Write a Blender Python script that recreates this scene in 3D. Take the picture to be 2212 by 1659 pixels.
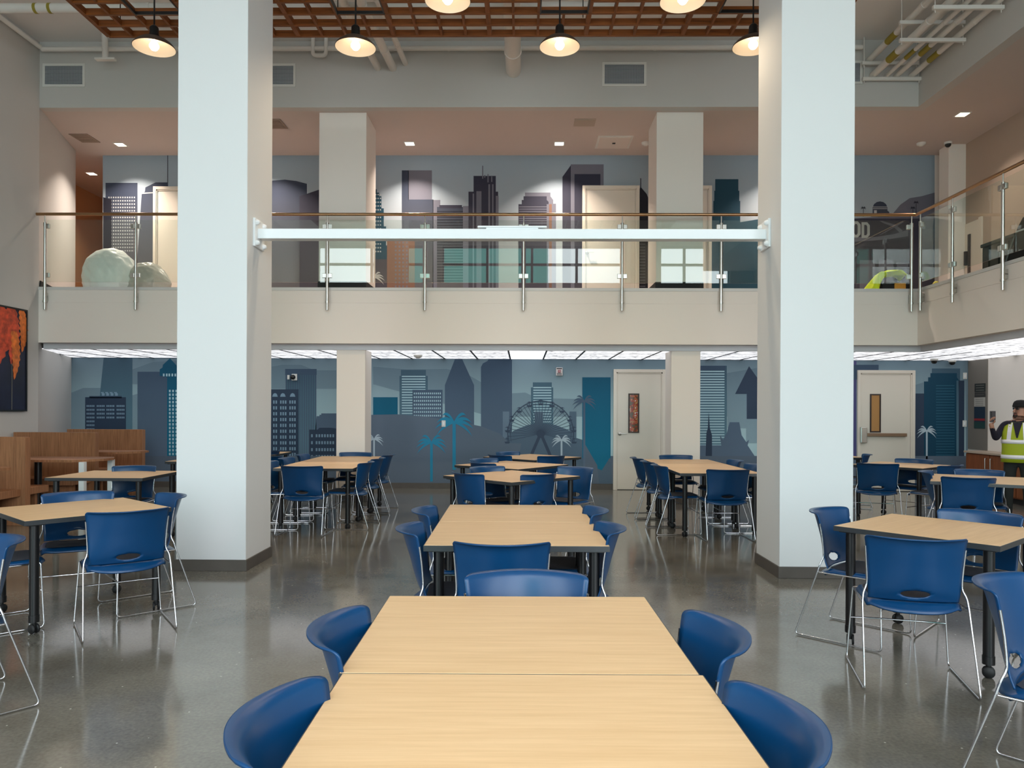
import bpy, bmesh, math, random
from mathutils import Vector, Matrix, Euler
random.seed(7)
PI = math.pi
for o in list(bpy.data.objects):
    bpy.data.objects.remove(o)
SC = bpy.context.scene
COL = SC.collection

# ------------------------------------------------------------------ camera
H, FPX, PU, PV, HOR = 1.46, 1604.0, 1106.0, 829.5, 884.0
YAW, ROLL = 0.014, 0.0045
cam_d = bpy.data.cameras.new('camera')
cam = bpy.data.objects.new('camera', cam_d)
COL.objects.link(cam)
cam_d.sensor_fit = 'HORIZONTAL'
cam_d.sensor_width = 36.0
cam_d.lens = FPX / 2212.0 * 36.0
cam_d.shift_y = (HOR - PV) / 2212.0
cam_d.clip_start = 0.05
cam.location = (0, 0, H)
CAMR = Matrix.Rotation(YAW, 3, 'Z') @ Matrix.Rotation(PI / 2, 3, 'X') @ Matrix.Rotation(ROLL, 3, 'Z')
cam.rotation_euler = CAMR.to_euler()
SC.camera = cam


def ray(u, v):
    return CAMR @ Vector(((u - PU) / FPX, -(v - HOR) / FPX, -1.0))


def PY(u, v, Y):
    d = ray(u, v); t = Y / d.y
    return Vector((d.x * t, Y, H + d.z * t))


def PZ(u, v, z):
    d = ray(u, v); t = (z - H) / d.z
    return Vector((d.x * t, d.y * t, z))


def PX(u, v, X):
    d = ray(u, v); t = X / d.x
    return Vector((X, d.y * t, H + d.z * t))


# ------------------------------------------------------------------ world, light, exposure
SC.view_settings.view_transform = 'Standard'
SC.view_settings.look = 'None'
SC.view_settings.gamma = 1.0
SC.view_settings.use_curve_mapping = False
SC.view_settings.exposure = 0.0
SC.cycles.use_denoising = True
SC.cycles.max_bounces = 8
SC.cycles.diffuse_bounces = 5
SC.cycles.glossy_bounces = 5
SC.cycles.transparent_max_bounces = 16
SC.cycles.sample_clamp_indirect = 6.0
SC.cycles.caustics_reflective = False
SC.cycles.caustics_refractive = False
SKY = 7.0
w = bpy.data.worlds.new('daylight')
SC.world = w
w.use_nodes = True
bg = w.node_tree.nodes['Background']
bg.inputs[0].default_value = (0.86, 0.945, 1.0, 1)
bg.inputs[1].default_value = SKY


def light_obj(name, kind, loc, energy, color, size=0.2, rot=(0, 0, 0), size_y=None, parent=None):
    l = bpy.data.lights.new(name, kind)
    l.energy = energy
    l.color = color
    if kind == 'AREA':
        l.size = size
        if size_y:
            l.shape = 'RECTANGLE'; l.size_y = size_y
    elif kind == 'SPOT':
        l.spot_size = 2.5; l.spot_blend = 0.6; l.shadow_soft_size = size
    else:
        l.shadow_soft_size = size
    o = bpy.data.objects.new(name, l)
    COL.objects.link(o)
    o.location = loc
    o.rotation_euler = rot
    if parent:
        o.parent = parent
    return o


# window portals: daylight sampling through the glazed street front behind the camera
YR = -2.2
ZTOP = 7.117
WIN = [(-6.9, -3.3), (-2.7, 3.3), (3.9, 6.9)]
for a, b in WIN:
    p = light_obj('window_portal', 'AREA', ((a + b) / 2, YR - 0.05, 3.6), 1, (1, 1, 1), b - a, (PI / 2, 0, 0), 6.7)
    p.data.cycles.is_portal = True


# ------------------------------------------------------------------ materials
def lin(c):
    return tuple(((x / 255.0) / 12.92 if x / 255.0 <= 0.04045 else ((x / 255.0 + 0.055) / 1.055) ** 2.4) for x in c[:3])


MATS = {}


def mat(name, rgb, rough=0.6, metal=0.0, spec=0.5, noise=None, bump=None, emit=None, alpha=None):
    """rgb in sRGB 0..255; noise=(scale, amount[, stretch]); bump=(scale, strength)"""
    if name in MATS:
        return MATS[name]
    m = bpy.data.materials.new(name)
    m.use_nodes = True
    nt = m.node_tree
    b = nt.nodes['Principled BSDF']
    c = lin(rgb)
    b.inputs['Base Color'].default_value = (*c, 1)
    b.inputs['Roughness'].default_value = rough
    b.inputs['Metallic'].default_value = metal
    b.inputs['Specular IOR Level'].default_value = spec
    if noise or bump:
        tc = nt.nodes.new('ShaderNodeTexCoord')
        mp = nt.nodes.new('ShaderNodeMapping')
        nt.links.new(tc.outputs['Object'], mp.inputs[0])
        if noise:
            if len(noise) > 2:
                mp.inputs['Scale'].default_value = noise[2]
            n = nt.nodes.new('ShaderNodeTexNoise')
            n.inputs['Scale'].default_value = noise[0]
            n.inputs['Detail'].default_value = 5
            nt.links.new(mp.outputs[0], n.inputs['Vector'])
            r = nt.nodes.new('ShaderNodeValToRGB')
            k = noise[1]
            r.color_ramp.elements[0].position = 0.3
            r.color_ramp.elements[1].position = 0.7
            r.color_ramp.elements[0].color = (*[x * (1 - k) for x in c], 1)
            r.color_ramp.elements[1].color = (*[min(1, x * (1 + k)) for x in c], 1)
            nt.links.new(n.outputs['Fac'], r.inputs[0])
            nt.links.new(r.outputs[0], b.inputs['Base Color'])
        if bump:
            n2 = nt.nodes.new('ShaderNodeTexNoise')
            n2.inputs['Scale'].default_value = bump[0]
            nt.links.new(tc.outputs['Object'], n2.inputs['Vector'])
            bp = nt.nodes.new('ShaderNodeBump')
            bp.inputs['Strength'].default_value = bump[1]
            bp.inputs['Distance'].default_value = 0.01
            nt.links.new(n2.outputs['Fac'], bp.inputs['Height'])
            nt.links.new(bp.outputs[0], b.inputs['Normal'])
    if emit:
        b.inputs['Emission Color'].default_value = (*lin(emit[0]), 1)
        b.inputs['Emission Strength'].default_value = emit[1]
    if alpha is not None:
        b.inputs['Alpha'].default_value = alpha
    MATS[name] = m
    return m


def mat_grad(name, low, high, z0, z1, rough=0.7):
    """printed mural ink: two inks blended over the height of the print"""
    if name in MATS:
        return MATS[name]
    m = mat(name, low, rough, spec=0.3)
    nt = m.node_tree
    b = nt.nodes['Principled BSDF']
    g = nt.nodes.new('ShaderNodeNewGeometry')
    s = nt.nodes.new('ShaderNodeSeparateXYZ')
    nt.links.new(g.outputs['Position'], s.inputs[0])
    mr = nt.nodes.new('ShaderNodeMapRange')
    mr.inputs['From Min'].default_value = z0
    mr.inputs['From Max'].default_value = z1
    nt.links.new(s.outputs['Z'], mr.inputs['Value'])
    r = nt.nodes.new('ShaderNodeValToRGB')
    r.color_ramp.elements[0].color = (*lin(low), 1)
    r.color_ramp.elements[1].color = (*lin(high), 1)
    nt.links.new(mr.outputs[0], r.inputs[0])
    nt.links.new(r.outputs[0], b.inputs['Base Color'])
    return m


WHITE = mat('white_paint', (222, 221, 216), 0.75, spec=0.2)
COLW = mat('column_paint', (221, 223, 223), 0.7, spec=0.25)
WARMW = mat('warm_white_paint', (236, 228, 219), 0.75, spec=0.2)
GREYW = mat('grey_wall_paint', (199, 197, 193), 0.8, spec=0.2)
CEILW = mat('ceiling_paint', (230, 228, 226), 0.85, spec=0.1)
DOORW = mat('door_paint', (222, 212, 198), 0.5)
BASEB = mat('rubber_base', (86, 80, 74), 0.55, noise=(6, 0.08))
CHROME = mat('chrome', (215, 215, 218), 0.14, 1.0)
STEEL = mat('brushed_steel', (205, 203, 196), 0.28, 1.0)
BRONZE = mat('brass_rail', (176, 140, 104), 0.28, 1.0)
BLUE = mat('blue_plastic', (2, 61, 106), 0.32, spec=0.5)
PAD = mat('charcoal_seat_pad', (52, 54, 64), 0.85, noise=(260, 0.25))
BLACK = mat('black_metal', (14, 14, 16), 0.38)
EDGE = mat('charcoal_edge', (52, 55, 58), 0.3)
RUBBER = mat('black_rubber', (20, 20, 21), 0.6)
DARK = mat('dark_fill', (25, 25, 27), 0.8)
SILVER = mat('white_steel', (236, 240, 242), 0.4)
PIPEW = mat('pipe_paint', (226, 222, 216), 0.6)
YELLOWB = mat('yellow_band', (150, 134, 40), 0.6)


def glass_mat():
    m = bpy.data.materials.new('rail_glass')
    m.use_nodes = True
    nt = m.node_tree
    nt.nodes.clear()
    out = nt.nodes.new('ShaderNodeOutputMaterial')
    mx = nt.nodes.new('ShaderNodeMixShader')
    tr = nt.nodes.new('ShaderNodeBsdfTransparent')
    tr.inputs[0].default_value = (0.94, 0.975, 0.95, 1)
    gl = nt.nodes.new('ShaderNodeBsdfGlossy')
    gl.inputs['Roughness'].default_value = 0.0
    gl.inputs[0].default_value = (0.95, 1, 0.97, 1)
    fr = nt.nodes.new('ShaderNodeFresnel')
    fr.inputs['IOR'].default_value = 1.55
    ge = nt.nodes.new('ShaderNodeNewGeometry')
    inv = nt.nodes.new('ShaderNodeMath'); inv.operation = 'SUBTRACT'; inv.inputs[0].default_value = 1.0
    nt.links.new(ge.outputs['Backfacing'], inv.inputs[1])
    mu = nt.nodes.new('ShaderNodeMath'); mu.operation = 'MULTIPLY'
    nt.links.new(fr.outputs[0], mu.inputs[0]); nt.links.new(inv.outputs[0], mu.inputs[1])
    mu2 = nt.nodes.new('ShaderNodeMath'); mu2.operation = 'MULTIPLY'; mu2.inputs[1].default_value = 1.8; mu2.use_clamp = True
    nt.links.new(mu.outputs[0], mu2.inputs[0])
    nt.links.new(mu2.outputs[0], mx.inputs[0])
    nt.links.new(tr.outputs[0], mx.inputs[1])
    nt.links.new(gl.outputs[0], mx.inputs[2])
    nt.links.new(mx.outputs[0], out.inputs[0])
    MATS['rail_glass'] = m
    return m


GLASS = glass_mat()


def wood_mat(name, c1, c2, axis, scale=1.0, rough=0.4, spec=0.4):
    m = bpy.data.materials.new(name)
    m.use_nodes = True
    nt = m.node_tree
    b = nt.nodes['Principled BSDF']
    tc = nt.nodes.new('ShaderNodeTexCoord')
    mp = nt.nodes.new('ShaderNodeMapping')
    sc = [26 * scale] * 3
    sc[axis] = 1.3 * scale
    mp.inputs['Scale'].default_value = sc
    nt.links.new(tc.outputs['Object'], mp.inputs[0])
    n = nt.nodes.new('ShaderNodeTexNoise')
    n.inputs['Scale'].default_value = 2.2
    n.inputs['Detail'].default_value = 6
    n.inputs['Roughness'].default_value = 0.62
    nt.links.new(mp.outputs[0], n.inputs['Vector'])
    r = nt.nodes.new('ShaderNodeValToRGB')
    r.color_ramp.elements[0].position = 0.3
    r.color_ramp.elements[1].position = 0.72
    r.color_ramp.elements[0].color = (*lin(c1), 1)
    r.color_ramp.elements[1].color = (*lin(c2), 1)
    nt.links.new(n.outputs['Fac'], r.inputs[0])
    nt.links.new(r.outputs[0], b.inputs['Base Color'])
    b.inputs['Roughness'].default_value = rough
    b.inputs['Specular IOR Level'].default_value = spec
    MATS[name] = m
    return m


TOPW = wood_mat('maple_laminate', (221, 181, 133), (237, 199, 153), 0, 1.0, 0.40)
BOOTH = wood_mat('booth_veneer', (134, 92, 64), (176, 124, 88), 2, 1.0, 0.5, 0.3)
SLATX = wood_mat('cedar_slat_long', (104, 56, 22), (150, 86, 38), 0, 0.8, 0.5, 0.3)
SLATY = wood_mat('cedar_slat_cross', (104, 56, 22), (150, 86, 38), 1, 0.8, 0.5, 0.3)
CABW = wood_mat('cabinet_veneer', (112, 62, 34), (146, 84, 48), 2, 0.8, 0.5, 0.3)


def floor_mat():
    m = bpy.data.materials.new('polished_concrete')
    m.use_nodes = True
    nt = m.node_tree
    b = nt.nodes['Principled BSDF']
    tc = nt.nodes.new('ShaderNodeTexCoord')
    n1 = nt.nodes.new('ShaderNodeTexNoise'); n1.inputs['Scale'].default_value = 0.9; n1.inputs['Detail'].default_value = 9; n1.inputs['Roughness'].default_value = 0.65
    n2 = nt.nodes.new('ShaderNodeTexNoise'); n2.inputs['Scale'].default_value = 60; n2.inputs['Detail'].default_value = 3
    v = nt.nodes.new('ShaderNodeTexVoronoi'); v.inputs['Scale'].default_value = 9
    for n in (n1, n2, v):
        nt.links.new(tc.outputs['Object'], n.inputs['Vector'])
    r = nt.nodes.new('ShaderNodeValToRGB')
    e = r.color_ramp.elements
    e[0].position = 0.28; e[0].color = (*lin((94, 89, 80)), 1)
    e[1].position = 0.74; e[1].color = (*lin((139, 135, 126)), 1)
    nt.links.new(n1.outputs['Fac'], r.inputs[0])
    r2 = nt.nodes.new('ShaderNodeValToRGB')
    e = r2.color_ramp.elements
    e[0].position = 0.3; e[0].color = (0.82, 0.82, 0.82, 1)
    e[1].position = 0.72; e[1].color = (1.12, 1.12, 1.1, 1)
    nt.links.new(n2.outputs['Fac'], r2.inputs[0])
    mx = nt.nodes.new('ShaderNodeMix'); mx.data_type = 'RGBA'; mx.blend_type = 'MULTIPLY'
    mx.inputs[0].default_value = 1.0
    nt.links.new(r.outputs[0], mx.inputs[6]); nt.links.new(r2.outputs[0], mx.inputs[7])
    # small pale aggregate flecks
    fl = nt.nodes.new('ShaderNodeMapRange')
    fl.inputs['From Min'].default_value = 0.05; fl.inputs['From Max'].default_value = 0.03
    nt.links.new(v.outputs['Distance'], fl.inputs['Value'])
    mx2 = nt.nodes.new('ShaderNodeMix'); mx2.data_type = 'RGBA'
    nt.links.new(fl.outputs[0], mx2.inputs[0])
    nt.links.new(mx.outputs[2], mx2.inputs[6])
    mx2.inputs[7].default_value = (*lin((205, 202, 190)), 1)
    nt.links.new(mx2.outputs[2], b.inputs['Base Color'])
    rr = nt.nodes.new('ShaderNodeMapRange')
    rr.inputs['To Min'].default_value = 0.05; rr.inputs['To Max'].default_value = 0.19
    nt.links.new(n1.outputs['Fac'], rr.inputs['Value'])
    nt.links.new(rr.outputs[0], b.inputs['Roughness'])
    b.inputs['Specular IOR Level'].default_value = 0.8
    return m


# ------------------------------------------------------------------ mesh helpers
def B():
    return bmesh.new()


def box(bm, lo, hi, bev=0.0, mi=0, M=None):
    x0, y0, z0 = lo; x1, y1, z1 = hi
    vs = [bm.verts.new(Vector(p)) for p in ((x0, y0, z0), (x1, y0, z0), (x1, y1, z0), (x0, y1, z0),
                                            (x0, y0, z1), (x1, y0, z1), (x1, y1, z1), (x0, y1, z1))]
    fs = [bm.faces.new([vs[i] for i in f]) for f in ((3, 2, 1, 0), (4, 5, 6, 7), (0, 1, 5, 4), (1, 2, 6, 5), (2, 3, 7, 6), (3, 0, 4, 7))]
    for f in fs:
        f.material_index = mi
    if bev:
        es = list({e for f in fs for e in f.edges})
        r = bmesh.ops.bevel(bm, geom=es, offset=bev, segments=2, affect='EDGES', profile=0.5)
        vs = list({v for f in r['faces'] for v in f.verts} | {v for v in vs if v.is_valid})
    if M is not None:
        bmesh.ops.transform(bm, matrix=M, verts=[v for v in vs if v.is_valid])
    return vs


def prism(bm, pts, d, mi=0):
    """closed planar outline pts (Vectors) pushed along vector d"""
    a = [bm.verts.new(p) for p in pts]
    b = [bm.verts.new(Vector(p) + Vector(d)) for p in pts]
    n = len(pts)
    fs = [bm.faces.new(a[::-1]), bm.faces.new(b)]
    for i in range(n):
        fs.append(bm.faces.new((a[i], a[(i + 1) % n], b[(i + 1) % n], b[i])))
    for f in fs:
        f.material_index = mi


def fillet(pts, r, n=4):
    out = [Vector(pts[0])]
    for i in range(1, len(pts) - 1):
        p, a, b = Vector(pts[i]), Vector(pts[i - 1]), Vector(pts[i + 1])
        da, db = (a - p), (b - p)
        k = min(r, da.length * 0.45, db.length * 0.45)
        pa, pb = p + da.normalized() * k, p + db.normalized() * k
        for j in range(n + 1):
            t = j / n
            out.append(pa * (1 - t) ** 2 + p * 2 * t * (1 - t) + pb * t ** 2)
    out.append(Vector(pts[-1]))
    return out


def tube(bm, pts, r, seg=8, mi=0, cap=True):
    pts = [Vector(p) for p in pts]
    rs = r if isinstance(r, (list, tuple)) else [r] * len(pts)
    up = None
    rings = []
    for i, p in enumerate(pts):
        if i == 0:
            t = pts[1] - p
        elif i == len(pts) - 1:
            t = p - pts[i - 1]
        else:
            t = (pts[i + 1] - p).normalized() + (p - pts[i - 1]).normalized()
        t = t.normalized()
        if up is None:
            up = Vector((0, 0, 1)) if abs(t.z) < 0.9 else Vector((1, 0, 0))
        s = t.cross(up).normalized()
        up = s.cross(t).normalized()
        rings.append([bm.verts.new(p + (s * math.cos(2 * PI * k / seg) + up * math.sin(2 * PI * k / seg)) * rs[i]) for k in range(seg)])
    for a, b in zip(rings, rings[1:]):
        for k in range(seg):
            f = bm.faces.new((a[k], a[(k + 1) % seg], b[(k + 1) % seg], b[k]))
            f.smooth = True
            f.material_index = mi
    if cap:
        for ring, rev in ((rings[0], True), (rings[-1], False)):
            ring = [bm.verts.new(v.co) for v in ring]
            f = bm.faces.new(ring[::-1] if not rev else ring)
            f.material_index = mi


def lathe(bm, prof, c=(0, 0, 0), seg=32, mi=0, M=None):
    """prof: (radius, z) list"""
    c = Vector(c)
    rings = []
    for r, z in prof:
        if r < 1e-6:
            rings.append([bm.verts.new(c + Vector((0, 0, z)))])
        else:
            rings.append([bm.verts.new(c + Vector((r * math.cos(2 * PI * k / seg), r * math.sin(2 * PI * k / seg), z))) for k in range(seg)])
    for a, b in zip(rings, rings[1:]):
        for k in range(seg):
            va = [a[0]] if len(a) == 1 else [a[k], a[(k + 1) % seg]]
            vb = [b[0]] if len(b) == 1 else [b[(k + 1) % seg], b[k]]
            if len(va) + len(vb) < 3:
                continue
            f = bm.faces.new(va + vb)
            f.smooth = True
            f.material_index = mi
    if M is not None:
        bmesh.ops.transform(bm, matrix=M, verts=[v for r in rings for v in r])


def obj(name, bm, m, parent=None, loc=None, rz=0.0, fix=True):
    if fix:
        bmesh.ops.recalc_face_normals(bm, faces=bm.faces)
    me = bpy.data.meshes.new(name)
    bm.to_mesh(me)
    bm.free()
    for x in (m if isinstance(m, (list, tuple)) else [m]):
        me.materials.append(x)
    o = bpy.data.objects.new(name, me)
    COL.objects.link(o)
    if parent:
        o.parent = parent
    if loc is not None:
        o.location = loc
    o.rotation_euler = (0, 0, rz)
    return o


def tag(o, label, cat, group=None, kind=None):
    o['label'] = label
    o['category'] = cat
    if group:
        o['group'] = group
    if kind:
        o['kind'] = kind
    return o


def thing(name, label, cat, loc=(0, 0, 0), rz=0.0, group=None):
    o = bpy.data.objects.new(name, None)
    o.empty_display_size = 0.1
    COL.objects.link(o)
    o.location = loc
    o.rotation_euler = (0, 0, rz)
    return tag(o, label, cat, group)


def dup(root, loc, rz, label=None, group=None):
    r = root.copy(); COL.objects.link(r)
    r.location = loc; r.rotation_euler = (0, 0, rz)
    if label:
        r['label'] = label
    if group:
        r['group'] = group
    for ch in list(root.children):
        c = ch.copy(); COL.objects.link(c); c.parent = r
        for g in list(ch.children):
            d = g.copy(); COL.objects.link(d); d.parent = c
    return r


def struct(name, bm, m, parent=None, fix=True):
    o = obj(name, bm, m, parent, fix=fix)
    if parent is None:
        o['kind'] = 'structure'
    return o


def sbox(name, lo, hi, m, bev=0.0):
    bm = B(); box(bm, lo, hi, bev)
    return struct(name, bm, m)


# ================================================================== SETTING
YF, YT, YB = 11.4, 11.55, 13.57          # balcony face, recessed trim, back wall
ZLC = 2.378                              # lower lit ceiling
ZF0, ZF1 = 2.462, 3.322                  # balcony face bottom, top
ZMC = 6.10                               # mezzanine ceiling
XL = PY(84, 500, YF).x                   # left wall
XRF = PY(1983, 500, YF).x                # right balcony face
XL2 = PY(154, 880, YB).x                 # left end of lower mural
XLU = PY(222, 500, YB).x                 # left end of upper mural
XRM = PY(2085, 880, YB).x                # right end of lower mural
XRU = PY(2019, 500, YB).x                # right end of upper mural
XRW = XRM + 0.05                         # right wall under the balcony
XRWU = XRU + 0.22                        # right wall upstairs
FL = floor_mat()
bm = B(); box(bm, (XL - 1.5, YR, -0.2), (XRW + 0.3, YB + 0.25, 0.0))
struct('floor', bm, FL)
# left wall, straight, then the splayed end piece (lower and upper)
sbox('wall_left', (XL - 0.25, YR, 0), (XL, YF, ZTOP), GREYW)
PE = PY(163, 500, 13.35)
bm = B()
prism(bm, [Vector((XL, YF, 0)), Vector((XL2, YB, 0)), Vector((XL2 - 0.3, YB + 0.1, 0)), Vector((XL - 0.3, YF, 0))], (0, 0, ZF0))
prism(bm, [Vector((XL, YF, ZF0)), Vector((PE.x, PE.y, ZF0)), Vector((PE.x - 0.3, PE.y, ZF0)), Vector((XL - 0.3, YF, ZF0))], (0, 0, ZTOP - ZF0))
struct('wall_left_splay', bm, GREYW)
bm = B()
prism(bm, [Vector((XL + .003, YF + .02, ZF1 - .03)), Vector((PE.x + .003, PE.y, ZF1 - .03)), Vector((PE.x + .018, PE.y, ZF1 - .03)), Vector((XL + .018, YF + .02, ZF1 - .03))], (0, 0, .13))
struct('baseboard_left_upper', bm, DARK)
# upstairs corridor beyond the splay
ORANGE = mat('corridor_paint', (206, 160, 118), 0.75, spec=0.2)
bm = B()
box(bm, (-9.55, PE.y, ZF1 - 0.3), (-9.35, 18.0, ZMC))
box(bm, (-9.55, 18.0, ZF1 - 0.3), (XLU + 1.2, 18.2, ZMC))
box(bm, (-9.55, PE.y - .1, ZF1 - 0.3), (PE.x - .1, PE.y, ZMC))
struct('wall_corridor', bm, ORANGE)
sbox('wall_corridor_return', (XLU, YB, ZF1 - 0.1), (XLU + 0.2, 18.0, ZMC), ORANGE)
# back walls
BACKL = mat('back_wall_paint', (120, 140, 152), 0.7, spec=0.3)
sbox('wall_back', (XL2 - 0.3, YB, 0), (XRW + 0.3, YB + 0.2, ZF0), BACKL)
sbox('wall_back_upper', (XLU, YB, ZF0), (XRWU + 0.2, YB + 0.2, ZMC), WARMW)
# right walls
sbox('wall_right', (XRW, YR, 0), (XRW + 0.25, YB + 0.2, ZF0), WARMW)
sbox('wall_right_upper', (XRWU, YR, ZF0), (XRWU + 0.25, YB + 0.2, ZTOP), mat('shaded_wall_paint', (178, 160, 144), 0.75, spec=0.2))  # darker tan paints in the weaker light on this side
# balcony slab and faces
XSL = XRF + 0.13
bm = B()
box(bm, (XL2 - 0.4, YF + 0.14, ZF0 + 0.02), (XRW, YB, ZF1 - 0.03))
box(bm, (-9.5, YB, ZF0 + 0.02), (XLU + 0.2, 18.0, ZF1 - 0.03))
box(bm, (XSL, YR, ZF0 + 0.02), (XRW, YF + 0.14, ZF1 - 0.03))
struct('floor_mezzanine', bm, mat('mezzanine_carpet', (170, 148, 136), 0.95))
# face of the balcony, with a shallow joint line
bm = B()
zj = H + (884 - 656) * YF / FPX
for z0, z1 in ((ZF0, zj - 0.004), (zj + 0.004, ZF1 - 0.045)):
    box(bm, (XL - 0.02, YF, z0), (XRF + 0.14, YF + 0.14, z1))
    box(bm, (XRF, YR, z0), (XRF + 0.14, YF, z1))
box(bm, (XL - 0.02, YF + 0.006, zj - 0.004), (XRF + 0.14, YF + 0.14, zj + 0.004))
box(bm, (XRF + 0.006, YR, zj - 0.004), (XRF + 0.14, YF, zj + 0.004))
struct('wall_balcony_face', bm, WARMW)
bm = B()
box(bm, (XL - 0.02, YF - 0.012, ZF1 - 0.045), (XRF, YF + 0.14, ZF1))
box(bm, (XRF - 0.012, YR, ZF1 - 0.045), (XRF + 0.14, YF + 0.14, ZF1))
struct('trim_balcony_edge', bm, mat('edge_trim', (214, 212, 208), 0.45))
# recessed trim under the balcony, and the lit ceiling
bm = B()
box(bm, (XL - 0.02, YT, ZLC - 0.004), (XRF + 0.14, YT + 0.05, ZF0 + 0.02))
box(bm, (XRF + 0.125, YR, ZLC - 0.004), (XRF + 0.175, YT, ZF0 + 0.02))
box(bm, (XL - 0.02, YF + 0.02, ZF0 - 0.001), (XRF + 0.14, YT, ZF0 + 0.01))
struct('trim_ceiling', bm, mat('ceiling_trim', (206, 206, 210), 0.6))


def lit_mat(name, s, grain):
    m = bpy.data.materials.new(name)
    m.use_nodes = True
    nt = m.node_tree
    b = nt.nodes['Principled BSDF']
    b.inputs['Base Color'].default_value = (0.45, 0.45, 0.47, 1)
    b.inputs['Roughness'].default_value = 0.5
    tc = nt.nodes.new('ShaderNodeTexCoord')
    mp = nt.nodes.new('ShaderNodeMapping'); mp.inputs['Scale'].default_value = (1.0, 0.8, 1)
    nt.links.new(tc.outputs['Object'], mp.inputs[0])
    n = nt.nodes.new('ShaderNodeTexNoise'); n.inputs['Scale'].default_value = 8; n.inputs['Detail'].default_value = 6; n.inputs['Roughness'].default_value = 0.8
    nt.links.new(mp.outputs[0], n.inputs['Vector'])
    mr = nt.nodes.new('ShaderNodeMapRange')
    mr.inputs['From Min'].default_value = 0.38; mr.inputs['From Max'].default_value = 0.50
    mr.inputs['To Min'].default_value = s * grain; mr.inputs['To Max'].default_value = s
    nt.links.new(n.outputs['Fac'], mr.inputs['Value'])
    b.inputs['Emission Color'].default_value = (0.96, 0.97, 1, 1)
    nt.links.new(mr.outputs[0], b.inputs['Emission Strength'])
    return m


LIT = lit_mat('lit_panel', 1.05, 0.12)
LIT2 = lit_mat('bright_lit_panel', 1.5, 1.0)
GRID = mat('ceiling_grid', (60, 60, 66), 0.6)
P0 = PY(1098, 757, YT).x       # a grid line: the bright panel starts here
TP = PY(1181, 757, YT).x - P0
TD = (YB - YT - 0.05) / 3.0
XLC0, XLC1 = XL2 - 0.3, XRW
bm = B()
bmg = B()
box(bmg, (XLC0, YT + 0.05, ZLC + 0.012), (XRW, YB, ZLC + 0.03))
box(bmg, (XSL + 0.05, YR, ZLC + 0.012), (XRW, YT + 0.05, ZLC + 0.03))
for i in range(-14, 15):
    x = P0 + i * TP
    if XLC0 < x < XRW - .05:
        box(bmg, (x - .014, YT + .05, ZLC - .006), (x + .014, YB, ZLC + .012))
for j in range(1, 4):
    y = YT + .05 + j * TD
    box(bmg, (XLC0, y - .011, ZLC - .001), (XRW, y + .011, ZLC + .012))
panels = []
i0 = int(math.floor((XLC0 - P0) / TP)); i1 = int(math.ceil((XRW - P0) / TP))
for i in range(i0, i1):
    for j in range(3):
        x0, x1 = P0 + i * TP + 0.012, P0 + (i + 1) * TP - 0.012
        y0, y1 = YT + 0.05 + j * TD + 0.012, YT + 0.05 + (j + 1) * TD - 0.012
        x0, x1 = max(x0, XLC0), min(x1, XRW - 0.01)
        if x1 - x0 < 0.05:
            continue
        if i == 0:
            panels.append((x0, x1, y0, y1)); continue
        box(bm, (x0, y0, ZLC), (x1, y1, ZLC + 0.012))
y = YT + 0.05
while y > 3.0:
    x = XRF + 0.19
    while x < XRW - 0.1:
        box(bm, (x + 0.012, y - TD + 0.012, ZLC), (min(x + TP, XRW) - 0.012, y - 0.012, ZLC + 0.012))
        x += TP
    y -= TD
struct('ceiling_grid', bmg, GRID)
struct('ceiling_lower', bm, LIT)
for k, (x0, x1, y0, y1) in enumerate(panels):
    b2 = B(); box(b2, (x0, y0, ZLC - 0.004), (x1, y1, ZLC + 0.011))
    lf = tag(obj('ceiling_light', b2, LIT2), 'brightest white light panel in the middle of the low ceiling', 'ceiling light', 'bright ceiling panels')
# mezzanine ceiling, header, main ceiling
bm = B()
box(bm, (XL2 - 0.5, YF + 0.01, ZMC), (XRWU, YB + 0.2, ZMC + 0.1))
box(bm, (-9.5, YB + .2, ZMC), (XLU + 0.2, 18.2, ZMC + 0.1)); box(bm, (-9.5, PE.y - .1, ZMC), (XL2 - .5, YB + .2, ZMC + .1))
box(bm, (XRF + 0.01, YR, ZMC), (XRWU, YF + 0.01, ZMC + 0.1))
struct('ceiling_mezzanine', bm, mat('mezzanine_ceiling_paint', (204, 193, 187), 0.85, spec=0.1))
bm = B()
box(bm, (XL, YF, ZMC - 0.001), (XRF + 0.01, YF + 0.15, ZTOP))
box(bm, (XRF, YR, ZMC - 0.001), (XRF + 0.15, YF + 0.15, ZTOP))
struct('wall_header', bm, GREYW)
sbox('ceiling', (XL - 0.2, YR, ZTOP), (XRWU + 0.2, YF + 0.2, ZTOP + 0.15), CEILW)
# street front behind the camera: wall with three window openings
bm = B()
zb, zt = 0.25, 6.95
xs = [XL - 0.25] + [x for p in WIN for x in p] + [XRW + 0.25]
for k in range(0, len(xs), 2):
    box(bm, (xs[k], YR - 0.25, 0), (xs[k + 1], YR, ZTOP))
for a, b in WIN:
    box(bm, (a, YR - 0.25, 0), (b, YR, zb)); box(bm, (a, YR - 0.25, zt), (b, YR, ZTOP))
struct('wall_front', bm, GREYW)
ALU = mat('window_frame', (52, 54, 56), 0.4)
for k, (a, b) in enumerate(WIN):
    bm = B()
    n = max(2, round((b - a) / 1.5))
    for i in range(n + 1):
        x = a + (b - a) * i / n
        box(bm, (x - 0.04, YR - 0.16, zb), (x + 0.04, YR - 0.06, zt))
    for z in (zb + 0.04, 2.4, 4.5, 6.32, zt - 0.04):
        box(bm, (a, YR - 0.155, z - 0.04), (b, YR - 0.065, z + 0.04))
    o = obj('window_%d' % (k + 1), bm, ALU); o['kind'] = 'structure'
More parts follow.
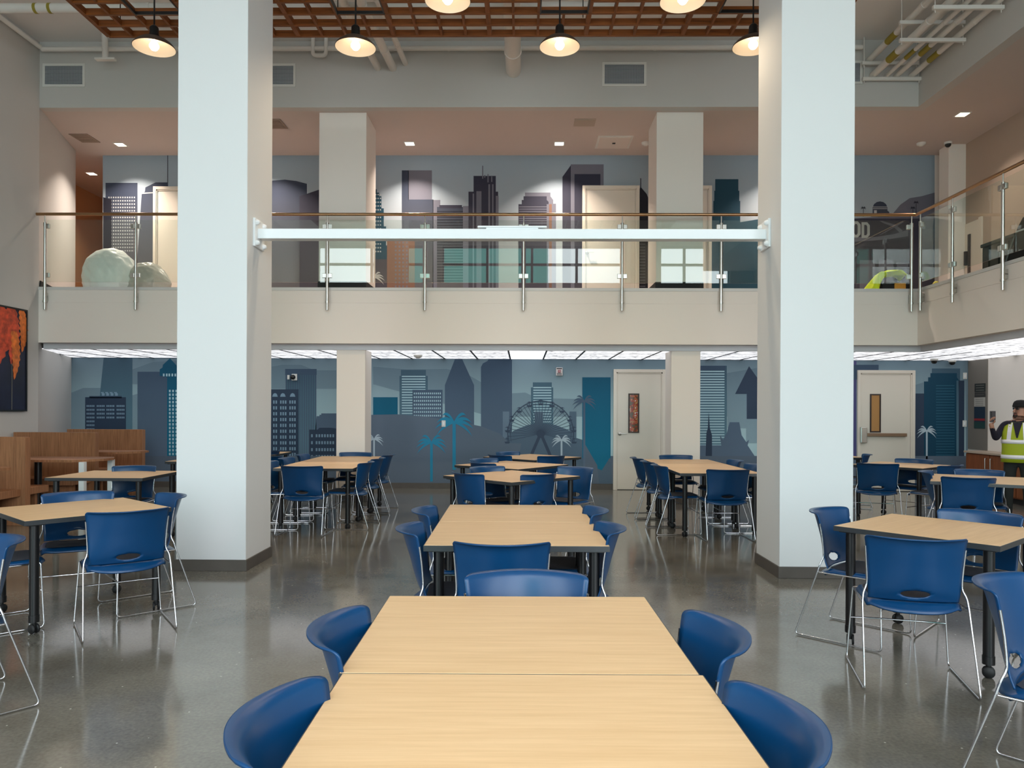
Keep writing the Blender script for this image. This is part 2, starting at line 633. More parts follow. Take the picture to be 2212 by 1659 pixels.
sbox('ground_outside', (-30, -40, -0.3), (30, YR - 0.25, -0.02), mat('pavement', (196, 194, 188), 0.9))
# building across the street, seen only as a reflection in the railing glass
bm = B(); box(bm, (-9, -26, -0.02), (1.5, -22, 16))
bf = obj('street_building', bm, mat('teal_glass_facade', (70, 150, 140), 0.5))
bf['kind'] = 'structure'


# ------------------------------------------------------------------ big columns and inner columns
def column(name, x0, x1, y0, y1, z0, z1, m, base_h=0.0, base_m=None):
    bm = B(); box(bm, (x0, y0, z0), (x1, y1, z1), 0.006)
    o = struct(name, bm, m)
    if base_h:
        b2 = B()
        e = 0.012
        box(b2, (x0 - e, y0 - e, z0), (x1 + e, y1 + e, z0 + base_h), 0.003)
        struct('column_base', b2, base_m or BASEB, o)
    return o


YC = 6.62
a, b = PY(382, 700, YC).x, PY(533, 700, YC).x
column('column_left', a, b, YC, YC + 0.66, 0, ZTOP, COLW, 0.10)
CLX0, CLX1 = a, b
a, b = PY(1686, 700, 6.5).x, PY(1845, 700, 6.5).x
column('column_right', a, b, 6.5, 7.14, 0, ZTOP, COLW, 0.10)
CRX0, CRX1 = a, b
for nm, u0, u1 in (('inner_column_left', 727, 789), ('inner_column_right', 1450, 1513)):
    a, b = PY(u0, 800, YT + 0.02).x, PY(u1, 800, YT + 0.02).x
    column(nm, a, b, YT + 0.02, YT + 0.50, 0, ZF0 + 0.05, WARMW, 0.1)
for nm, u0, u1 in (('upper_column_left', 689, 791), ('upper_column_right', 1418, 1519)):
    a, b = PY(u0, 400, YF + 0.2).x, PY(u1, 400, YF + 0.2).x
    column(nm, a, b, YF + 0.2, YF + 0.95, ZF1 - 0.03, ZMC, WARMW, 0.16, DARK)
a, b = PY(2035, 400, 13.2).x, PY(2063, 400, 13.2).x
column('upper_pilaster', a, b + 0.12, 13.0, 13.3, ZF1 - 0.03, ZMC, WARMW)
# baseboards
bm = B(); box(bm, (XL2, YB - 0.014, 0), (XRW, YB, 0.105)); struct('baseboard_back', bm, BASEB)
bm = B(); box(bm, (XL, YR, 0), (XL + 0.014, YF, 0.105)); struct('baseboard_left', bm, BASEB)
bm = B(); box(bm, (XRW - 0.014, YR, 0), (XRW, YB - 0.014, 0.105)); struct('baseboard_right', bm, BASEB)
bm = B(); box(bm, (XLU, YB - 0.014, ZF1 - 0.03), (XRU, YB, ZF1 + 0.1)); struct('baseboard_mezzanine', bm, DARK)


# ================================================================== MURALS (printed on the two back walls)
class Mural:
    def __init__(self, name, wall):
        self.bm = B(); self.ms = []; self.name = name; self.wall = wall; self.n = 0; self.base = 0

    def mi(self, m):
        if m not in self.ms:
            self.ms.append(m)
        return self.ms.index(m)

    def poly(self, m, pts, layer):
        y = YB - 0.0015 - 0.0012 * layer
        vs = [self.bm.verts.new(PY(u, v, y)) for u, v in pts]
        f = self.bm.faces.new(vs)
        f.normal_update()
        if f.normal.y > 0:
            f.normal_flip()
        f.material_index = self.mi(m)

    def rect(self, m, u0, v0, u1, v1, layer):
        self.poly(m, [(u0, v0), (u1, v0), (u1, v1), (u0, v1)], layer)

    def grid(self, m, us, vs, w, h, layer):
        for u in us:
            for v in vs:
                self.rect(m, u, v, u + w, v + h, layer)

    def palm(self, m, cu, cv, r, vbot, layer, tw=None):
        tw = tw or r * 0.09
        self.rect(m, cu - tw, cv, cu + tw, vbot, layer)
        for n_, a in enumerate((-90, -128, -52, -155, -25, -178, -2, 160, 20)):
            ar = math.radians(a)
            k = r * 1.05
            c, s_ = math.cos(ar), math.sin(ar)
            ex, ey = cu + k * c, cv + k * .72 * s_ + r * .42 * abs(c) + (r * .15 if a in (160, 20) else 0)
            mx, my = cu + .58 * k * c, cv + .80 * k * s_ * .8 - r * .16
            up, lo = [], []
            for i in range(7):
                t = i / 6
                x = cu * (1 - t) ** 2 + 2 * mx * t * (1 - t) + ex * t * t
                y = cv * (1 - t) ** 2 + 2 * my * t * (1 - t) + ey * t * t
                w = r * .17 * math.sin(PI * min(1, t * .82 + .12)) * (1 - t * .5) if t < 1 else 0
                up.append((x, y - w * .35)); lo.append((x, y + w))
            self.poly(m, up + lo[-2::-1], layer + .2 + .07 * n_)

    def done(self, label):
        o = obj(self.name, self.bm, self.ms, self.wall, fix=False)
        o['label'] = label
        return o


W_back = bpy.data.objects['wall_back']
W_backu = bpy.data.objects['wall_back_upper']
zl = 0.0
SKYL = mat_grad('mural_sky', (176, 204, 209), (106, 128, 142), 0.9, 2.35)
HAZE = mat_grad('mural_haze', (138, 162, 172), (94, 116, 131), 0.9, 2.35)
SLATE = mat_grad('mural_slate', (94, 112, 132), (56, 76, 98), 0.6, 2.3)
NAVY = mat('mural_navy', (46, 61, 82), 0.65, spec=0.3)
STEELB = mat_grad('mural_steel_blue', (92, 126, 142), (60, 86, 104), 0.9, 2.3)
HILL = mat('mural_hill', (94, 108, 124), 0.65, spec=0.3)
HILL2 = mat('mural_hill_light', (106, 126, 144), 0.65, spec=0.3)
TEAL = mat_grad('mural_teal', (12, 112, 142), (4, 76, 104), 0.5, 2.2)
PALMT = mat('mural_palm_teal', (36, 132, 166), 0.65, spec=0.3)
PALEB = mat('mural_pale', (168, 198, 208), 0.65, spec=0.3)
DOT = mat('mural_dot', (126, 152, 172), 0.65, spec=0.3)
TEALD = mat('mural_teal_dark', (10, 62, 86), 0.65, spec=0.3)
PALMW = mat('mural_palm_pale', (176, 192, 202), 0.65, spec=0.3)

M1 = Mural('skyline_mural', W_back)
M1.rect(SKYL, 150, 770, 2086, 1044, 0)
M1.rect(HILL, 150, 985, 2086, 1045, 6)
# far hills
for pts in ([(150, 850), (180, 838), (225, 838), (262, 860), (300, 850), (300, 990), (150, 990)],
            [(280, 800), (330, 782), (400, 778), (400, 830), (280, 830)],
            [(587, 792), (610, 788), (650, 788), (680, 800), (727, 800), (727, 840), (587, 840)],
            [(806, 792), (880, 798), (965, 797), (1005, 806), (1040, 826), (1060, 840), (1060, 900), (806, 830)],
            [(1100, 850), (1135, 848), (1160, 860), (1258, 862), (1258, 900), (1100, 900)],
            [(1570, 806), (1640, 794), (1640, 900), (1570, 900)]):
    M1.poly(HAZE, pts, 1)
# left group
M1.poly(STEELB, [(224, 772), (286, 772), (286, 990), (216, 990), (216, 850)], 2)
M1.rect(NAVY, 184, 858, 272, 990, 4)
M1.rect(NAVY, 193, 855.5, 263, 860, 4)
for k in range(4):
    M1.rect(DOT, 218 + k * 9.5, 847, 224 + k * 9.5, 849.5, 4); M1.rect(DOT, 220 + k * 9.5, 849.5, 226 + k * 9.5, 855, 4)
for g in (187, 209, 230, 252):
    M1.grid(DOT, [g + 3.6 * i for i in range(5)], [875 + 8.3 * j for j in range(4 if g > 190 else 8)], 2.4, 4, 5)
M1.rect(SLATE, 297, 803, 400, 1000, 3)
M1.poly(TEAL, [(345, 812), (345, 798), (351, 794), (352, 788), (367, 774), (381, 789), (384, 800), (384, 812), (400, 812), (400, 992), (361, 992), (361, 815), (350, 812)], 5)
M1.grid(PALEB, [365, 372, 379], [842 + 8 * j for j in range(18)], 3.6, 5.2, 6)
M1.grid(PALEB, [352, 358.5, 364, 370.5, 377], [807], 3.4, 6, 6)
# between left column and inner column
M1.rect(STEELB, 617, 798, 683, 1000, 2)
M1.rect(SLATE, 616, 797, 684, 810, 3)
M1.grid(SLATE, [617 + 4.9 * k for k in range(14)], [810], 2.6, 180, 3)
M1.rect(NAVY, 560, 841, 645, 1000, 4)
for v in [865 + 12.6 * j for j in range(10)]:
    for g, n in ((590, 2), (605, 3), (625, 3)):
        M1.grid(DOT, [g + 5.2 * i for i in range(n)], [v], 3.2, 7, 5)
for c in (594, 611, 632):
    M1.poly(DOT, [(c - 6, 857), (c - 4, 851), (c, 849), (c + 4, 851), (c + 6, 857)], 5)
M1.poly(SLATE, [(681, 930), (684, 899), (690, 899), (690, 896), (694, 896), (694, 893), (740, 893), (740, 1000), (681, 1000)], 3)
M1.poly(NAVY, [(668, 928), (686, 928), (690, 924), (716, 924), (727, 926), (740, 926), (740, 1000), (668, 1000)], 4)
for v in (938, 953, 968, 983):
    M1.grid(DOT, [672] + [682 + 6 * i for i in range(7)], [v], 3.6, 6.5, 5)
# centre
M1.rect(TEAL, 806, 858, 859, 905, 2)
M1.rect(STEELB, 866, 799, 920, 900, 2)
M1.rect(STEELB, 863, 812, 924, 900, 2.3)
M1.grid(PALEB, [868], [812 + 5.7 * k for k in range(15)], 51, 2.4, 3)
M1.rect(SLATE, 891, 842, 956, 906, 4)
M1.grid(PALEB, [894 + 4.3 * i for i in range(14)], [848 + 8 * k for k in range(7)], 2.3, 3.8, 5)
M1.poly(SLATE, [(983, 775), (998, 775), (1024, 832), (1024, 930), (961, 930), (961, 832)], 3)
M1.poly(SLATE, [(1039, 793), (1043, 785), (1053, 780), (1056, 775), (1106, 775), (1106, 960), (1039, 960)], 2)
M1.rect(HILL2, 1086, 889, 1100, 960, 2.5)
M1.poly(HILL, [(727, 960), (727, 900), (806, 896), (860, 895), (920, 900), (980, 909), (1040, 921), (1080, 937), (1096, 952), (1098, 957), (1126, 958), (1121, 990), (727, 990)], 7)
# ferris wheel group
M1.rect(STEELB, 1151, 826, 1192, 940, 2)
M1.rect(STEELB, 1147, 837, 1195, 940, 2.3)
M1.grid(PALEB, [1152], [836 + 5.7 * k for k in range(14)], 39, 2.4, 3)
FW = mat('mural_wheel', (58, 72, 92), 0.65, spec=0.3)
HILL3 = mat('mural_hill_mid', (84, 104, 122), 0.65, spec=0.3)
M1.poly(HILL3, [(1092, 990), (1092, 946), (1110, 930), (1140, 918), (1168, 914), (1200, 918), (1228, 929), (1245, 946), (1258, 950), (1275, 962), (1320, 1000), (1320, 1044), (1100, 1044)], 6.5)
M1.rect(HILL3, 1230, 889, 1245, 960, 6)
M1.rect(HILL3, 1155, 889, 1173, 925, 6)
cu, cv, R = 1168, 937, 72


def ring(m, cu, cv, R, w, layer, a0, a1, n=40):
    for k in range(n):
        t0, t1 = a0 + (a1 - a0) * k / n, a0 + (a1 - a0) * (k + 1) / n
        M1.poly(m, [(cu + R * math.cos(t0), cv - R * math.sin(t0)), (cu + R * math.cos(t1), cv - R * math.sin(t1)),
                    (cu + (R - w) * math.cos(t1), cv - (R - w) * math.sin(t1)), (cu + (R - w) * math.cos(t0), cv - (R - w) * math.sin(t0))], layer)


ring(FW, cu, cv, R, 1.8, 8, math.radians(-15), math.radians(195))
ring(FW, cu, cv, R - 6, 0.8, 8, math.radians(-15), math.radians(195))
for k in range(30):
    t = math.radians(-12 + 204 * k / 29)
    d = Vector((math.cos(t), -math.sin(t))); nn = Vector((-d.y, d.x)) * 0.45
    a = Vector((cu, cv)) + d * 6; b = Vector((cu, cv)) + d * (R - 1)
    M1.poly(FW, [a + nn, b + nn, b - nn, a - nn], 8.3)
for k in range(11):
    t = math.radians(-8 + 196 * k / 10)
    x, y = cu + (R + 1) * math.cos(t), cv - (R + 1) * math.sin(t)
    M1.poly(FW, [(x - 6, y + 7), (x + 6, y + 7), (x + 4, y + 11), (x - 4, y + 11)], 8.6)
    M1.poly(FW, [(x - 6, y + 1.5), (x + 6, y + 1.5), (x, y - 1)], 8.6)
    M1.rect(FW, x - 0.6, y, x + 0.6, y + 8, 8.7)
for s in (-1, 1):
    M1.poly(FW, [(cu - 3 * s, cv), (cu + 4 * s, cv), (cu + 31 * s, 1000), (cu + 24 * s, 1000)], 8.8)
ring(FW, cu, cv, 9, 9, 9, 0, 2 * PI, 16)
# teal tower and palms
M1.rect(TEAL, 1258, 815, 1319, 990, 7)
M1.poly(TEAL, [(1264, 985), (1319, 975), (1319, 986), (1300, 1016), (1290, 1012)], 7.2)
M1.poly(HILL, [(1264, 960), (1290, 1005), (1294, 1044), (1262, 1044)], 7.4)
M1.palm(SLATE, 1262, 866, 25, 1044, 8)
M1.palm(PALMT, 932, 955, 32, 1040, 9)
M1.palm(PALMT, 981, 911, 40, 1015, 9.6)
M1.palm(PALMW, 1213, 950, 21, 990, 10)
M1.palm(PALMW, 808, 948, 20, 992, 10)
# right of the inner column
M1.rect(STEELB, 1505, 790, 1570, 1000, 2)
M1.rect(SLATE, 1505, 790, 1567, 800, 2.4)
M1.grid(PALEB, [1508], [801 + 5.7 * k for k in range(31)], 57, 2.5, 3)
M1.poly(NAVY, [(1588, 851), (1618, 791), (1640, 822), (1640, 920), (1613, 920), (1613, 851)], 3)
M1.rect(HAZE, 1571, 852, 1613, 925, 3.6)
M1.rect(HAZE, 1612, 905, 1640, 957, 4)
M1.poly(NAVY, [(1531, 890), (1533.5, 925), (1538, 940), (1538, 990), (1524, 990), (1526, 935), (1529, 925)], 5.5)
M1.poly(SLATE, [(1576, 912), (1597, 912), (1602, 940), (1612, 955), (1618, 950), (1615, 962), (1630, 985), (1640, 1000), (1505, 1000), (1505, 962), (1558, 962), (1555, 940), (1562, 950), (1570, 935)], 5)
# far right
M1.rect(mat('mural_violet', (72, 70, 120), 0.65), 1836, 780, 1850, 1000, 2)
M1.rect(SLATE, 1836, 788, 1898, 820, 3)
M1.rect(STEELB, 2013, 796, 2074, 860, 2)
M1.poly(HAZE, [(1975, 832), (1995, 826), (1995, 870), (1975, 870)], 2)
M1.rect(NAVY, 1970, 850, 2010, 1010, 3)
M1.poly(TEALD, [(1996, 1010), (1996, 824), (2005, 824), (2005, 815), (2010, 815), (2010, 806), (2067, 806), (2067, 815), (2072, 822), (2066, 1010)], 4)
M1.grid(mat('mural_teal_line', (18, 84, 108), 0.65), [2022], [832 + 6 * k for k in range(28)], 40, 2, 5)
M1.rect(STEELB, 2066, 822, 2071, 1010, 5)
M1.rect(NAVY, 2071, 822, 2083, 1010, 4)
M1.palm(PALMW, 2002, 930, 21, 1010, 6)
M1.done('blue and teal city skyline print on the lower back wall')

SKYU = mat_grad('mural_upper_sky', (166, 168, 170), (146, 162, 174), 3.9, 6.0)
UN = mat_grad('mural_upper_navy', (88, 88, 92), (50, 58, 76), 3.9, 5.4)
UN2 = mat_grad('mural_upper_dark', (66, 64, 74), (44, 45, 62), 3.9, 5.6)
UG = mat('mural_upper_grey', (104, 104, 116), 0.65, spec=0.3)
UT = mat('mural_upper_teal', (22, 62, 80), 0.65, spec=0.3)
UW = mat('mural_upper_pale', (170, 172, 172), 0.65, spec=0.3)
UB = mat('mural_upper_brown', (118, 88, 74), 0.65, spec=0.3)
UBK = mat('mural_upper_black', (30, 30, 42), 0.65, spec=0.3)
M2 = Mural('upper_skyline_mural', W_backu)
M2.rect(SKYU, 222, 333, 2019, 626, 0)
M2.rect(UN, 228, 395, 297, 626, 2)
M2.grid(UW, [234 + 5 * i for i in range(12)], [425 + 7.2 * j for j in range(17)], 2.6, 3, 3)
M2.poly(UBK, [(223, 426), (241, 431), (241, 626), (223, 626)], 3.5)
M2.poly(UN, [(313, 414), (314, 405), (336, 394), (363, 394), (363, 420), (400, 420), (400, 626), (292, 626), (306, 420)], 2)
M2.rect(UBK, 361.5, 335, 363, 395, 2)
M2.poly(UW, [(308, 416), (335, 415), (335, 417), (308, 419)], 3)
M2.poly(UN, [(560, 395), (590, 390), (615, 388), (640, 391), (663, 397), (663, 626), (560, 626)], 2)
M2.poly(UN2, [(647, 424), (700, 406), (700, 626), (647, 626)], 3)
M2.poly(UT, [(800, 409), (814, 409), (814, 416), (819, 416), (819, 424), (824, 424), (824, 450), (829, 450), (829, 489), (834, 489), (834, 530), (838, 530), (838, 560), (800, 560)], 3)
M2.grid(UW, [810.5, 815.5, 820.5], [419 + 8.2 * j for j in range(16)], 2.6, 2.8, 4)
M2.rect(UN2, 800, 560, 838, 626, 2.5)
M2.rect(UN, 868, 368, 883, 626, 2)
M2.rect(UG, 882, 368, 933, 433, 2)
M2.rect(UN, 880, 431, 936, 626, 2.5)
M2.rect(UG, 935, 432, 951, 626, 2.5)
M2.rect(UB, 836, 505, 896, 626, 3.2)  # brown is part print, part reflection painted into the mural
M2.grid(UG, [853 + 8 * i for i in range(4)], [522 + 8.6 * j for j in range(12)], 3.6, 4, 4)
M2.rect(UN, 944, 447, 1000, 626, 3)
M2.rect(UN2, 949, 443, 998, 450, 3.2)
M2.grid(UBK, [944], [456 + 6 * j for j in range(26)], 56, 1.8, 3.6)
M2.rect(UG, 1000, 445, 1018, 626, 2.8)
M2.rect(UN2, 1012, 414, 1076, 626, 3.2)
M2.rect(UN2, 1023, 380, 1071, 626, 3.5)
M2.rect(UG, 1071, 423, 1077, 626, 3.8)
for u0, u1, v0 in ((1029, 1040, 413), (1055, 1058.5, 398), (1063, 1066, 398), (1021, 1024, 418)):
    M2.rect(UG, u0, v0, u1, 626, 4)
for u0, v0, v1 in ((1041.5, 358, 386), (1046, 378, 384), (1053, 376, 394), (1061, 381, 393)):
    M2.rect(UG, u0, v0, u0 + 2.4, v1, 4.2)
M2.poly(UG, [(1134, 416), (1189, 416), (1189, 424), (1195, 432), (1195, 440), (1201, 440), (1201, 626), (1134, 626)], 2)
M2.poly(UN2, [(1120, 626), (1120, 441), (1127, 441), (1127, 432), (1131, 432), (1131, 424), (1181, 424), (1181, 432), (1185, 436), (1185, 441), (1181, 441), (1181, 626)], 3)
M2.grid(UG, [1121], [446 + 5 * j for j in range(8)], 60, 1.6, 4)
M2.rect(UB, 1186, 441, 1192, 626, 4)
M2.poly(UN2, [(1215, 382), (1233, 357), (1233, 626), (1215, 626)], 3)
M2.rect(UG, 1233, 355, 1304, 626, 2.6)
M2.rect(UN2, 1241, 376, 1297, 626, 3.4)
M2.poly(UBK, [(1381, 410), (1383.2, 405), (1383.2, 385), (1385, 385), (1385, 405), (1391, 412), (1397, 419), (1400, 427), (1400, 626), (1381, 626)], 3)
M2.grid(UG, [1382], [520 + 6.5 * j for j in range(16)], 12, 1.8, 4)
M2.poly(UT, [(1545, 387), (1595, 387), (1595, 412), (1597, 412), (1597, 434), (1599, 434), (1599, 480), (1660, 470), (1660, 626), (1530, 626), (1530, 470), (1541, 460), (1541, 434), (1543, 434), (1543, 412), (1545, 412)], 3)
M2.poly(UG, [(1820, 474), (1925, 466), (1945, 442), (1965, 428), (1990, 424), (2019, 416), (2019, 626), (1820, 626)], 2)
# observatory dome, little palms
M2.poly(UN, [(1885, 466), (1885, 448), (1888, 441), (1894, 436.5), (1901, 435), (1908, 436.5), (1914, 441), (1917, 448), (1917, 455), (1921, 458), (1921, 468), (1880, 468)], 3)
M2.grid(UW, [1885.5], [446.5, 450], 31, 1.3, 4)
M2.rect(UW, 1888, 454, 1894, 464, 4)
for u, v in ((1865, 449), (1979, 437), (1972, 449)):
    M2.palm(UBK, u, v, 6, 468, 5)
# dark lower zone with the pale swoosh and the two letters that show
M2.rect(UN2, 1830, 472, 2019, 626, 3.4)
M2.poly(UG, [(1846, 512), (1890, 512), (1930, 506), (1962, 496), (1962, 510), (1925, 516), (1880, 520), (1846, 522)], 4)
M2.poly(UG, [(1900, 477), (1906, 477), (1936, 486), (1950, 498), (1945, 504), (1930, 490), (1908, 482)], 4)
M2.poly(UG, [(1950, 478), (1953, 480), (1905, 506), (1898, 508)], 4.3)


def letter_D(u, v, w, h, m, m_in, layer):
    M2.poly(m, [(u, v), (u + w * .68, v), (u + w, v + h * .2), (u + w, v + h * .8), (u + w * .68, v + h), (u, v + h)], layer)
    M2.poly(m_in, [(u + w * .32, v + h * .17), (u + w * .58, v + h * .17), (u + w * .68, v + h * .28), (u + w * .68, v + h * .72), (u + w * .58, v + h * .83), (u + w * .32, v + h * .83)], layer + 0.5)


def letter_O(u, v, w, h, m, m_in, layer):
    M2.poly(m, [(u + w * .3, v), (u + w * .7, v), (u + w, v + h * .2), (u + w, v + h * .8), (u + w * .7, v + h), (u + w * .3, v + h), (u, v + h * .8), (u, v + h * .2)], layer)
    M2.poly(m_in, [(u + w * .4, v + h * .17), (u + w * .6, v + h * .17), (u + w * .68, v + h * .28), (u + w * .68, v + h * .72), (u + w * .6, v + h * .83), (u + w * .4, v + h * .83), (u + w * .32, v + h * .72), (u + w * .32, v + h * .28)], layer + 0.5)


letter_O(1839, 478, 20, 35, UW, UN2, 5)
letter_D(1861, 480, 18, 34, UW, UN2, 5)
for u0, v0, u1 in ((1857, 562, 1890), (1898, 562, 1930), (1937, 567, 1962)):
    M2.rect(UG, u0, v0, u1, 626, 5)
M2.palm(UW, 808, 598, 22, 626, 5)
M2.done('grey and navy city skyline print on the upper back wall')


# ================================================================== DOORS
def lever(bm, p, s=1):
    """lever handle on a face looking to -Y at point p, lever pointing +X*s"""
    x, y, z = p
    M = Matrix.Translation((x, y, z)) @ Matrix.Rotation(PI / 2, 4, 'X')
    lathe(bm, [(0, 0.018), (0.03, 0.016), (0.034, 0.0)], seg=20, M=M)
    tube(bm, fillet([(x, y, z), (x, y - 0.055, z), (x + 0.12 * s, y - 0.055, z)], 0.015), 0.0095)


def door(n, u0, u1, vt, zb, lite=None, hinge=None, panic=None, leverat=None, leaf_m=DOORW, reveal=0.03):
    """door set in the back wall; pixel sides u0,u1 of its frame, vt top of frame"""
    y = YB
    a, b = PY(u0, vt, y), PY(u1, vt, y)
    x0, x1, z1 = a.x, b.x, (a.z + b.z) / 2
    fw = 0.055
    bm = B()
    for lo, hi in (((x0, y - 0.045, zb), (x0 + fw, y, z1)), ((x1 - fw, y - 0.045, zb), (x1, y, z1)), ((x0 + fw, y - 0.045, z1 - fw), (x1 - fw, y, z1))):
        box(bm, lo, hi, 0.003)
    for lo, hi in (((x0 + fw, y - 0.032, zb), (x0 + fw + .02, y - 0.002, z1 - fw)), ((x1 - fw - .02, y - 0.032, zb), (x1 - fw, y - 0.002, z1 - fw)), ((x0 + fw, y - 0.032, z1 - fw - .02), (x1 - fw, y - 0.002, z1 - fw))):
        box(bm, lo, hi)
    d = struct('door_%d' % n, bm, DOORW)
    bm = B()
    X0, X1, Z1 = x0 + fw + 0.023, x1 - fw - 0.023, z1 - fw - 0.023
    box(bm, (X0, y - 0.02, zb + 0.012), (X1, y - 0.003, Z1))
    obj('door_leaf', bm, leaf_m, d)
    if lite:
        q0, q1 = PY(lite[0], lite[1], y), PY(lite[2], lite[3], y)
        bm = B()
        t = 0.024
        for lo, hi in (((q0.x, y - .034, q1.z), (q0.x + t, y - .018, q0.z)), ((q1.x - t, y - .034, q1.z), (q1.x, y - .018, q0.z)),
                       ((q0.x + t, y - .034, q0.z - t), (q1.x - t, y - .018, q0.z)), ((q0.x + t, y - .034, q1.z), (q1.x - t, y - .018, q1.z + t))):
            box(bm, lo, hi)
        obj('window_frame', bm, mat('dark_bronze', (58, 44, 38), 0.45), d)
        bm = B(); box(bm, (q0.x + t, y - .024, q1.z + t), (q1.x - t, y - .019, q0.z - t))
        obj('door_glass', bm, lite[4], d)
    if leverat:
        bm = B(); p = PY(leverat[0], leverat[1], y - 0.02); lever(bm, p)
        h = obj('door_handle', bm, STEEL, d); h['label'] = 'silver lever handle'
    if panic:
        p0, p1 = PY(panic[0], panic[1], y - .03), PY(panic[2], panic[1], y - .03)
        bm = B()
        box(bm, (p0.x + .05, y - .075, p0.z - .03), (p1.x, y - .022, p0.z + .03), 0.006)
        obj('push_bar', bm, mat('bar_bronze', (150, 126, 104), 0.35, 0.8), d)
        bm = B()
        box(bm, (p0.x - .07, y - .09, p0.z - .15), (p0.x + .045, y - .022, p0.z + .14), 0.012)
        obj('door_latch', bm, STEEL, d)
    return d


def lite_red():
    """wired pane with a red reflection painted into its colour"""
    m = bpy.data.materials.new('door_pane_red_reflection')
    m.use_nodes = True
    nt = m.node_tree; b = nt.nodes['Principled BSDF']
    tc = nt.nodes.new('ShaderNodeTexCoord')
    n = nt.nodes.new('ShaderNodeTexNoise'); n.inputs['Scale'].default_value = 14; n.inputs['Detail'].default_value = 3
    nt.links.new(tc.outputs['Object'], n.inputs['Vector'])
    r = nt.nodes.new('ShaderNodeValToRGB'); r.color_ramp.interpolation = 'CONSTANT'
    e = r.color_ramp.elements
    e[0].position = 0; e[0].color = (*lin((90, 74, 50)), 1)
    e[1].position = 0.44; e[1].color = (*lin((150, 52, 36)), 1)
    for p, c in ((0.52, (176, 130, 80)), (0.58, (170, 58, 40)), (0.66, (205, 195, 180))):
        x = e.new(p); x.color = (*lin(c), 1)
    nt.links.new(n.outputs['Fac'], r.inputs[0])
    nt.links.new(r.outputs[0], b.inputs['Base Color'])
    b.inputs['Roughness'].default_value = 0.15
    return m


door(1, 1325, 1437, 798, 0.0, lite=(1357, 850, 1380, 935, lite_red()), leverat=(1339, 937))
door(2, 1851, 1975, 800, 0.0, lite=(1878, 851, 1901, 934, mat('door_pane_amber', (176, 128, 74), 0.12)), panic=(1865, 939, 1957))
door(3, 333, 443, 404, ZF1 - 0.03)
door(4, 1258, 1381, 402, ZF1 - 0.03, leverat=(1268, 546))
door(5, 1424, 1537, 402, ZF1 - 0.03)
# door in the right-hand upper wall, seen through the railing
bm = B()
q0, q1 = PX(2076, 500, XRWU), PX(2117, 500, XRWU)
ya, yb = q0.y, q1.y
box(bm, (XRWU - .03, yb - .08, ZF1 - .03), (XRWU + .0, yb, 4.72)); box(bm, (XRWU - .03, ya - 0.02, ZF1 - .03), (XRWU, ya + .06, 4.72))
d6 = struct('door_6', bm, DOORW)
bm = B(); box(bm, (XRWU - .012, yb, ZF1 - .02), (XRWU, ya - .02, 4.7)); obj('door_leaf', bm, DOORW, d6)
bm = B()
ym = PX(2096, 540, XRWU).y
box(bm, (XRWU - .03, ym - .03, ZF1 + .3), (XRWU - .01, ym + .03, 4.5)); box(bm, (XRWU - .06, ym + .05, 3.98), (XRWU - .01, ym + .09, 4.22))
obj('door_handle', bm, mat('dark_bronze', (58, 44, 38), 0.45), d6)
# closed corridor door upstairs on the left
bm = B(); box(bm, (-9.35, 14.3, ZF1 - .02), (-9.32, 15.2, 5.45))
d7 = struct('door_7', bm, ORANGE)
bm = B(); box(bm, (-9.32, 14.42, 4.3), (-9.29, 14.46, 4.6)); obj('door_handle', bm, STEEL, d7)

# ================================================================== WALL AND CEILING FITTINGS
VENTG = mat('vent_grille', (176, 182, 188), 0.45, 0.3)
VENTD = mat('vent_dark', (84, 90, 96), 0.8)


def header_vent(u0, v0, u1, v1, label):
    y = YF
    p0, p1 = PY(u0, v0, y), PY(u1, v1, y)
    x0, x1, z1, z0 = p0.x, p1.x, p0.z, p1.z
    t = thing('wall_vent', label, 'vent', ((x0 + x1) / 2, y, z0), 0, 'supply grilles on the header')
    cx = (x0 + x1) / 2
    bm = B(); f = 0.035; w = (x1 - x0) / 2; h = z1 - z0
    for lo, hi in (((-w - f, -.015, -f), (-w, 0, h + f)), ((w, -.015, -f), (w + f, 0, h + f)), ((-w, -.015, h), (w, 0, h + f)), ((-w, -.015, -f), (w, 0, 0))):
        box(bm, lo, hi)
    obj('vent_frame', bm, WHITE, t)
    bm = B(); box(bm, (-w, -.004, 0), (w, -.001, h)); obj('backing', bm, VENTD, t)
    bm = B()
    n = 15
    for i in range(n):
        z = h * (i + .5) / n
        box(bm, (-w, -.012, z - .004), (w, -.005, z + .005))
    for i in range(1, 24):
        x = -w + 2 * w * i / 24
        box(bm, (x - .002, -.014, 0), (x + .002, -.010, h))
    obj('louvre', bm, VENTG, t)


header_vent(98, 143, 179, 183, 'grey supply grille at the far left of the high header')
header_vent(552, 143, 634, 183, 'grey supply grille beside the left big column, partly hidden')
header_vent(1306, 140, 1391, 182, 'grey supply grille in the open middle bay of the header')
header_vent(1778, 137, 1857, 177, 'grey supply grille mostly hidden behind the right big column')

DLE = mat('downlight_lens', (255, 238, 214), 0.4, emit=((255, 232, 205), 9.0))


